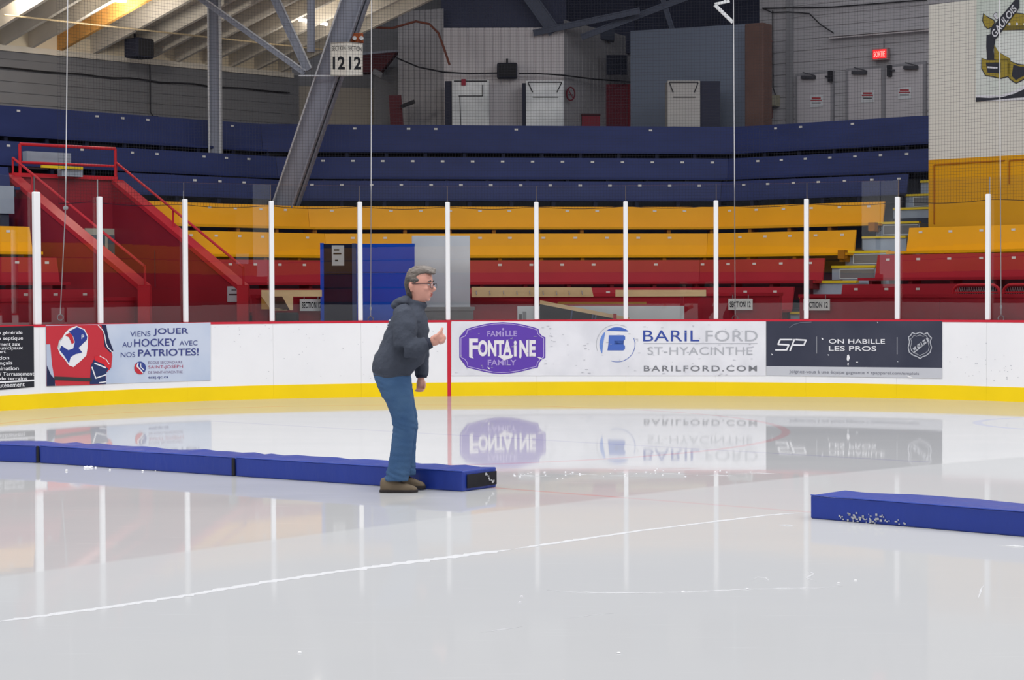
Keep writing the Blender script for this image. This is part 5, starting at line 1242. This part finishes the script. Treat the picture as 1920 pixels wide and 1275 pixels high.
ridge([PZ(x, y) for x, y in ((1514, 1070), (1526, 1076), (1512, 1084), (1530, 1090))], (.012, .02), .006, 'zigzag crumb of snow right of the small curl', seed=8)
ridge([PZ(x, y) for x, y in ((1846, 1096), (1840, 1104), (1838, 1112), (1834, 1122))], (.008, .014), .004, 'short scratch of snow at the far right foreground', seed=9)
ridge([PZ(x, y) for x, y in ((900, 1187), (930, 1182), (980, 1175))], (.006, .02), .003, 'pale scratch in the lower middle of the ice', seed=10)
ridge([PZ(x, y) for x, y in ((1060, 1160), (1100, 1155), (1150, 1150))], (.008, .005), .003, 'short pale scratch right of the lower middle scratch', seed=11)
g = MB()
for i in range(26):
    c = PZ(rr.gauss(166, 5) if i < 18 else rr.uniform(120, 300), rr.uniform(876, 879) if i < 18 else rr.uniform(876, 886)); s_ = rr.uniform(.004, .012); g.ell(c + Z * s_ * .5, s_, s_, s_ * .8, 6, 4)
o = g.obj('snow_crumbs', M_crumb); tag(o, 'crumbs of snow at the foot of the middle left pad', 'snow'); o['kind'] = 'stuff'
g = MB()
for (x, y) in ((1401, 1105), (1604, 1089), (978, 1119), (975, 1130), (1281, 1110), (562, 1224), (1160, 1225), (1572, 1094)):
    c = PZ(x, y); g.ell(c + Z * .002, .009, .006, .004, 6, 4)
for i in range(40):
    c = PZ(rr.uniform(950, 1420), rr.gauss(889, 4)); s_ = rr.uniform(.003, .007); g.ell(c + Z * s_ * .4, s_ * 1.5, s_, s_ * .6, 6, 4)
o = g.obj('snow_crumbs', M_crumb); tag(o, 'scattered snow crumbs over the middle and right ice', 'snow'); o['kind'] = 'stuff'
for k in range(6):
    xs = [(945, 893), (1040, 890), (1120, 893), (1210, 889), (1300, 892), (1380, 888)][k]
    ridge([PZ(xs[0], xs[1]), PZ(xs[0] + 40, xs[1] - 1), PZ(xs[0] + 95, xs[1] + 1)], (.03, .02), .004, ['leftmost','second','third','fourth','fifth','rightmost'][k] + ' of the thin snow streaks on the far ice between the pads', seed=20 + k, step=.05)

# ---------------------------------------------------------------- the person
PX0, PYp = 755.0, 14.13
base = PZ(PX0, 920.5); SCL = F / PYp
per = thing('person', 'person in a dark grey hoodie, blue jeans and brown shoes leaning forward on the ice', 'person', (base.x, PYp, 0))
def Q(px, py, y=0.0): return Vector(((px - PX0) / SCL, y, (920.5 - py) / SCL))
def QR(px0, px1, py, ry, y=0.0): return ((((px0 + px1) / 2) - PX0) / SCL, y, (920.5 - py) / SCL, (px1 - px0) / 2 / SCL, ry)
def remesh(M, name, mt, vox, smooth=8, parent=per, xf=None, disp=None):
    me = bpy.data.meshes.new(name); me.from_pydata(M.v, [], M.f)
    bm = bmesh.new(); bm.from_mesh(me); bmesh.ops.recalc_face_normals(bm, faces=bm.faces); bm.to_mesh(me); bm.free()
    o = bpy.data.objects.new(name, me); COL.objects.link(o)
    r_ = o.modifiers.new('r', 'REMESH'); r_.mode = 'VOXEL'; r_.voxel_size = vox
    s_ = o.modifiers.new('s', 'SMOOTH'); s_.iterations = smooth; s_.factor = .5
    dg = bpy.context.evaluated_depsgraph_get(); dg.update(); m2 = bpy.data.meshes.new_from_object(o.evaluated_get(dg))
    bpy.data.objects.remove(o)
    if disp:
        from mathutils import noise
        bm = bmesh.new(); bm.from_mesh(m2); bm.normal_update()
        for v in bm.verts: v.co += v.normal * disp(v.co, noise)
        bm.to_mesh(m2); bm.free()
    if xf is not None: m2.transform(xf)
    m2.name = name
    for p in m2.polygons: p.use_smooth = True
    m2.materials.clear(); m2.materials.append(mt)
    o = bpy.data.objects.new(name, m2); COL.objects.link(o); o.parent = parent
    return o
M_skin = mat('skin', (206, 152, 136), .5, vary=.05, scale=14, spec=.35)
M_hood = mat('hoodie_charcoal', (66, 71, 82), .9, vary=.10, scale=9, bump=.25, bscale=60, spec=.15)
M_jean = mat('denim', (56, 84, 120), .85, scale=5, second=(74, 102, 132), second_amt=.7, bump=.2, bscale=120, spec=.15)
M_shoe = mat('shoe_brown', (104, 92, 76), .7, vary=.15, scale=12); M_sole = mat('shoe_sole', (52, 48, 48), .8)
M_hair = mat('hair_grey', (104, 96, 90), .65, scale=14, second=(138, 132, 126), second_amt=.8, stretch=(.4, 1, 1.5), bump=.5, bscale=60, spec=.3)
M_hairs = mat('hair_dark', (70, 66, 64), .65, scale=14, second=(96, 92, 90), second_amt=.7, bump=.5, bscale=60, spec=.3)
# body: one continuous surface; head turned slightly towards the viewer
hp = Q(785, 560)
RH = Matrix.Translation(hp) @ Matrix.Rotation(math.radians(-20), 4, 'Z') @ Matrix.Translation(-hp)
def hd(v): return RH @ Vector(v)
B = MB()
hm = MB()
hm.ringloft([QR(779, 797, 567, .052), QR(777, 803, 563, .056), QR(775, 810, 558, .060), QR(773, 813, 552, .064), QR(771, 813.5, 546, .069), QR(769.5, 813.5, 539, .073), QR(768.5, 812.2, 533.5, .075), QR(767.5, 814.5, 526, .076), QR(767.5, 814, 518, .075), QR(770, 810, 510, .068), QR(777, 803, 504, .05)], 28)
hm.tube([Q(812, 530), Q(815.5, 537), Q(819.5, 541.5), Q(815, 545)], [.009, .013, .0165, .013], 10)                  # nose
hm.ell(Q(812.5, 550), .011, .022, .0065); hm.ell(Q(811.5, 554), .011, .020, .007); hm.ell(Q(805.5, 561), .019, .026, .013)   # lips, chin
hm.ell(Q(812, 527.5, -.028), .012, .022, .007); hm.ell(Q(812, 527.5, .028), .012, .022, .007)                           # brows
hm.ell(Q(806, 541, -.038), .025, .022, .018); hm.ell(Q(806, 541, .038), .025, .022, .018)                               # cheeks
for sg2 in (-1, 1):
    hm.ell(Q(779.5, 535, sg2 * .077), .019, .010, .031); hm.ell(Q(780, 544, sg2 * .073), .010, .008, .012)
B.add([hd(v) for v in hm.v], hm.f)
B.ringloft([QR(768, 790, 582, .06), QR(771, 792, 574, .052), QR(773, 797, 565, .050), QR(774, 798, 556, .050)], 20)         # neck
B.ringloft([QR(716, 757, 705, .10), QR(718, 766, 680, .10), QR(726, 776, 650, .11), QR(736, 784, 620, .13), QR(748, 784, 600, .12), QR(760, 786, 588, .09), QR(770, 790, 576, .05)], 20)
arm = lambda pts, rs: B.tube([Q(*p) for p in pts], rs, 12)
arm([(768, 598, -.10), (766, 612, -.17), (767, 645, -.235)], [.045, .045, .034]); arm([(767, 645, -.235), (788, 646, -.245), (815, 640, -.25)], [.034, .033, .026])
arm([(776, 592, .13), (780, 610, .18), (786, 650, .21)], [.055, .052, .042]); arm([(786, 650, .21), (788, 685, .215), (788, 713, .20)], [.042, .036, .026])
arm([(737, 712, -.075), (748, 750, -.085), (759, 795, -.085)], [.07, .065, .052]); arm([(759, 795, -.085), (754, 830, -.085), (746, 890, -.085)], [.058, .055, .040])
arm([(740, 712, .075), (753, 750, .085), (764, 795, .085)], [.07, .065, .052]); arm([(764, 795, .085), (762, 830, .085), (760, 880, .085)], [.058, .055, .040])
# near hand: loose fist with the thumb up
def finger(pts, r0_, r1_): B.tube([Q(*p) for p in pts], [r0_ + (r1_ - r0_) * i / (len(pts) - 1) for i in range(len(pts))], 8)
B.tube([Q(812, 641, -.25), Q(818, 637, -.25), Q(826, 632, -.25)], [.026, .040, .038], 12); B.ell(Q(829, 630, -.262), .034, .040, .032)
for k, (dy, tip) in enumerate(((-.030, 0), (-.010, 1), (.010, 1), (.029, 0))):
    yy = -.25 + dy; finger([(822, 627 + k, yy), (832, 623 + k * 1.4, yy), (838, 629 + k * 1.4, yy - .004), (835, 637 + k, yy - .008), (828, 639 + k, yy - .008)], .0125, .0100)
finger([(819, 632, -.288), (826, 625, -.292), (832, 618, -.285), (834.5, 612, -.278)], .0145, .0105)
# far hand hanging, fingers curled
B.tube([Q(788, 712, .20), Q(788, 719, .20), Q(787, 726, .20)], [.026, .034, .032], 12)
for k in range(4):
    xx = 781.5 + k * 4.2; finger([(xx, 724, .195), (xx - .5, 731, .185), (xx - 2, 736 - abs(k - 1.5), .17), (xx - 4, 733, .155)], .010, .0082)
finger([(794, 716, .185), (796, 723, .175), (795, 730, .17)], .012, .0085)
# feet inside the shoes
B.tube([Q(746, 890, -.085), Q(742, 905, -.09), Q(752, 912, -.092), Q(766, 914, -.094)], [.036, .034, .028, .020], 10); B.tube([Q(760, 880, .085), Q(760, 898, .085), Q(768, 908, .085), Q(780, 911, .085)], [.036, .032, .026, .020], 10)
body = remesh(B, 'body', M_skin, .0062, 5)
# face details
def feat(M, name, mt, **kw):
    M.v = [tuple(hd(v)) for v in M.v]; o = M.obj(name, mt, None, smooth=True, **kw); o.parent = per; return o
for sg2 in (-1, 1):
    o = feat(MB().ell(Q(811.2, 533, sg2 * .030), .0105, .0135, .0085, 12, 8), 'eye', mat('eye_white', (206, 196, 190), .3)); 
    o2 = feat(MB().ell(Q(813.2, 533, sg2 * .030), .0045, .0055, .0055, 10, 6), 'iris', mat('iris_dark', (60, 48, 44), .3)); o2.parent = o
    feat(MB().tube([Q(813.5, 527.5, sg2 * .012), Q(815, 526, sg2 * .03), Q(811.5, 527.5, sg2 * .05)], .0042, 6), 'eyebrow', M_hairs)
feat(MB().ell(Q(814, 552, 0), .0065, .017, .0035, 12, 6), 'mouth', mat('mouth_dark', (136, 66, 66), .5)); feat(MB().ell(Q(813.3, 550, 0), .007, .019, .0032, 12, 6), 'lip', mat('lip', (178, 100, 98), .5)); feat(MB().ell(Q(812.8, 554.2, 0), .007, .017, .0036, 12, 6), 'lip', MATS['lip'])
# glasses
gl_ = thing('x', 'x', 'x'); bpy.data.objects.remove(gl_)
gm = MB()
for sg2 in (-1, 1):
    pts = []
    for a_ in range(17):
        t_ = a_ / 16 * 2 * math.pi; cx_, cz_ = math.cos(t_), math.sin(t_); sx = math.copysign(abs(cx_) ** .55, cx_); sz = math.copysign(abs(cz_) ** .55, cz_)
        pts.append(Q(818.5, 535.2, sg2 * .033) + Vector((-.004 * abs(sx), sx * .027, sz * .0175)))
    gm.tube(pts, .0016, 6, False)
    gm.tube([Q(817, 532, sg2 * .060), Q(812, 531.6, sg2 * .074), Q(798, 531.5, sg2 * .080), Q(781, 531.5, sg2 * .081), Q(777, 535, sg2 * .081)], .0030, 6)
gm.tube([Q(818.5, 533, -.007), Q(819.8, 532.5, 0), Q(818.5, 533, .007)], .0024, 6)
glo = feat(gm, 'glasses_frame', mat('glasses_dark', (58, 48, 56), .3))
for sg2 in (-1, 1):
    lm = MB(); pts = []
    for a_ in range(16):
        t_ = a_ / 16 * 2 * math.pi; cx_, cz_ = math.cos(t_), math.sin(t_); pts.append(Q(818.5, 535.2, sg2 * .033) + Vector((-.003, math.copysign(abs(cx_) ** .6, cx_) * .025, math.copysign(abs(cz_) ** .6, cz_) * .016)))
    lm.add(pts, [tuple(range(16))]); l_ = feat(lm, 'lens', glass_mat('lens', (.93, .90, .96), 1.7), fixn=False); l_.parent = glo
# hair
hh = MB(); hh.ringloft([QR(766, 784, 552, .050), QR(764, 783, 545, .062), QR(763.5, 780, 538, .070), QR(763, 778, 532, .079), QR(762.5, 789, 525, .082), QR(763, 799, 518, .084), QR(765, 814, 510, .080), QR(769, 819, 503.5, .068), QR(778, 808, 499, .042), QR(785, 800, 497.6, .02)], 28)
hh.ell(Q(808, 507.5), .042, .064, .026); hh.ell(Q(814.5, 509.5, -.01), .026, .046, .018); hh.ell(Q(819.5, 512, -.02), .013, .026, .009); hh.ell(Q(817, 505, .01), .016, .03, .010)
for sg2 in (-1, 1): hh.ell(Q(784, 523, sg2 * .072), .034, .014, .026); hh.tube([Q(787, 524, sg2 * .076), Q(787.5, 533, sg2 * .075)], [.010, .004], 6)
hair = remesh(hh, 'hair', M_hair, .0055, 3, xf=RH, disp=lambda c, nz: .004 * nz.noise(Vector((c.x * 30, c.y * 60, c.z * 50))) + .0035 * nz.noise(c * 130))
sd = MB(); sd.ringloft([QR(765, 782, 556, .046), QR(763, 781.5, 548, .066), QR(762.3, 779.5, 540, .074), QR(761.5, 778, 532, .0825), QR(761.5, 787, 526, .0860), QR(763, 790, 519, .0865)], 28)
for sg2 in (-1, 1): sd.ell(Q(786, 524.5, sg2 * .076), .040, .011, .020)
remesh(sd, 'side_hair', M_hairs, .0055, 3, xf=RH, disp=lambda c, nz: .003 * nz.noise(Vector((c.x * 40, c.y * 60, c.z * 40))))
# hoodie
T = MB()
T.ringloft([QR(703, 770, 704, .165), QR(698.5, 780, 692, .185), QR(699, 795, 680, .19), QR(704, 801, 665, .19), QR(712, 803, 650, .19), QR(720, 804.5, 632, .195), QR(726, 806, 615, .205), QR(731, 804, 600, .21), QR(739, 801, 588, .19), QR(750, 799, 580, .145), QR(760, 798, 573, .095), QR(768, 797, 568, .07)], 32)
def arm2(pts, rs): T.tube([Q(*p) for p in pts], rs, 14)
arm2([(758, 584, -.12), (762, 594, -.175), (764, 612, -.215), (764, 632, -.24), (764, 649, -.25)], [.075, .088, .092, .086, .076])
arm2([(764, 649, -.25), (779, 650, -.255), (794, 647, -.255), (806, 642, -.25)], [.076, .076, .066, .052])
arm2([(770, 588, .13), (778, 600, .19), (783, 630, .215), (787, 660, .22), (789, 690, .215), (789, 707, .205)], [.075, .085, .075, .066, .058, .048])
T.ell(Q(757, 566), .072, .12, .038); T.ell(Q(750, 572), .06, .105, .04); T.ell(Q(764, 560), .045, .085, .028)
for a_ in range(0, 360, 20):   # collar roll
    r_ = math.radians(a_); T.ell(Q(783.5 + 15.0 * math.cos(r_), 568 + 4.2 * math.cos(r_), .066 * math.sin(r_)), .019, .019, .026, 8, 6)
def folds(c, nz):
    v = .0065 * nz.noise(Vector((c.x * 9 + 3, c.y * 5, c.z * 15 + c.x * 14))) + .004 * nz.noise(Vector((c.x * 22, c.y * 12, c.z * 30 - c.x * 20)))
    return v
hd_o = remesh(T, 'hoodie', M_hood, .0078, 5, disp=folds)
T = MB(); arm2([(805, 642.5, -.25), (813, 639.5, -.25)], [.046, .040]); T2 = T; remesh(T2, 'cuff', mat('cuff_dark', (52, 56, 68), .9, spec=.1), .006, 2)
T = MB(); arm2([(789, 703, .207), (789, 710, .205)], [.046, .042]); remesh(T, 'cuff', MATS['cuff_dark'], .006, 2)
# hem band and pale back print
T = MB(); T.ringloft([QR(704, 768, 707.5, .158), QR(701.5, 772, 703, .168), QR(700, 774, 699, .172)], 32); remesh(T, 'hem_band', M_hood, .0075, 2)
for (x, y, w_) in ((734.5, 600, 5), (732, 606, 5), (730, 612, 6)):
    T = MB(); T.ell(Q(x, y, -.055), .012, .03, .009, 8, 6); o = T.obj('back_print', mat('print_pale', (176, 180, 188), .7), None, smooth=True); o.parent = per
# jeans
T = MB()
T.ringloft([QR(718, 775, 746, .125), QR(711, 774, 728, .155), QR(704, 773, 712, .165), QR(701, 771, 700, .160), QR(702, 770, 692, .15)], 28)
def leg(rows, y):
    T.ringloft([QR(a, b, py, ry, y + yo) for a, b, py, ry, yo in rows], 22)
leg([(722, 767, 899, .082, 0), (723, 769, 892, .084, 0), (728, 771.5, 875, .080, 0), (732, 773.5, 855, .078, 0), (735, 776.5, 832, .079, 0), (737.5, 779, 812, .078, 0), (738.5, 781, 796, .080, 0), (736, 780, 780, .084, 0), (728, 776.5, 758, .092, .004), (718, 775, 738, .098, .006), (710, 773, 720, .095, .01), (706, 771, 704, .09, .015)][::1], -.088)
leg([(738, 779, 893, .080, 0), (738, 779, 880, .078, 0), (739, 779, 855, .076, 0), (741, 780, 832, .077, 0), (743, 782, 812, .077, 0), (744, 784, 796, .078, 0), (739, 782, 778, .084, 0), (730, 778, 756, .092, -.004), (720, 775, 738, .098, -.006), (711, 773, 720, .095, -.01), (706, 771, 704, .09, -.015)], .088)
def jfold(c, nz):
    k = .0035 * nz.noise(Vector((c.x * 8, c.y * 8, c.z * 34)))
    kn = math.exp(-((c.z - .49) / .07) ** 2) + math.exp(-((c.z - .12) / .06) ** 2) + .6 * math.exp(-((c.z - .78) / .05) ** 2)
    return k + .0075 * kn * nz.noise(Vector((c.x * 14 + 7, c.y * 10, c.z * 45 + c.x * 18)))
remesh(T, 'jeans', M_jean, .0075, 4, disp=jfold)
# shoes
def shoe(x0, x1, yb, y, hgt, nm):
    px = lambda t: x0 + (x1 - x0) * t
    T = MB(); rows = [(.0, .30, .016, .70), (.03, .36, .030, .92), (.12, .42, .037, 1.0), (.28, .40, .040, 1.0), (.45, .36, .042, .86), (.62, .30, .046, .64), (.80, .25, .048, .50), (.93, .20, .040, .40), (.995, .14, .020, .26)]
    vs = []; n = 20
    for t_, _a, w_, hh_ in rows:
        for k in range(n):
            a_ = 2 * math.pi * k / n; sy = math.sin(a_); cy = math.cos(a_); zz = (.5 + .5 * math.copysign(abs(sy) ** .75, sy)) * hgt * hh_
            vs.append(Q(px(t_), yb, y) + Vector((0, w_ * math.copysign(abs(cy) ** .8, cy), zz)))
    fs = []
    for i in range(len(rows) - 1):
        for k in range(n): fs.append((i * n + k, i * n + (k + 1) % n, (i + 1) * n + (k + 1) % n, (i + 1) * n + k))
    fs += [tuple(range(n - 1, -1, -1)), tuple((len(rows) - 1) * n + k for k in range(n))]
    T.add(vs, fs); o = remesh(T, 'shoe', M_shoe, .0052, 3)
    S_ = MB(); vs = []
    prof = [(-.02, .020), (.05, .036), (.2, .040), (.42, .038), (.65, .047), (.85, .050), (.97, .036), (1.02, .014)]
    low = [Q(px(t_), yb, y - w_) for t_, w_ in prof] + [Q(px(t_), yb, y + w_) for t_, w_ in prof[::-1]]
    S_.prism(low, (0, 0, .022)); so = S_.obj('sole', M_sole, None, smooth=False); so.parent = o; bevel(so, .006)
    L_ = MB()
    for t_ in (.42, .5, .58, .66):
        hz = hgt * (.98 - (t_ - .3) * .9) * .98; L_.tube([Q(px(t_), yb, y - .024) + Z * (hz - .012), Q(px(t_ + .01), yb, y) + Z * hz, Q(px(t_), yb, y + .024) + Z * (hz - .012)], .0028, 5)
    lo = L_.obj('laces', mat('lace', (120, 104, 84), .8), None); lo.parent = o
shoe(714.5, 784, 920.5, -.095, .112, 'a'); shoe(737, 796.5, 917.5, .085, .112, 'b')
# keep the far shoe on the ice
for o in list(per.children_recursive):
    pass
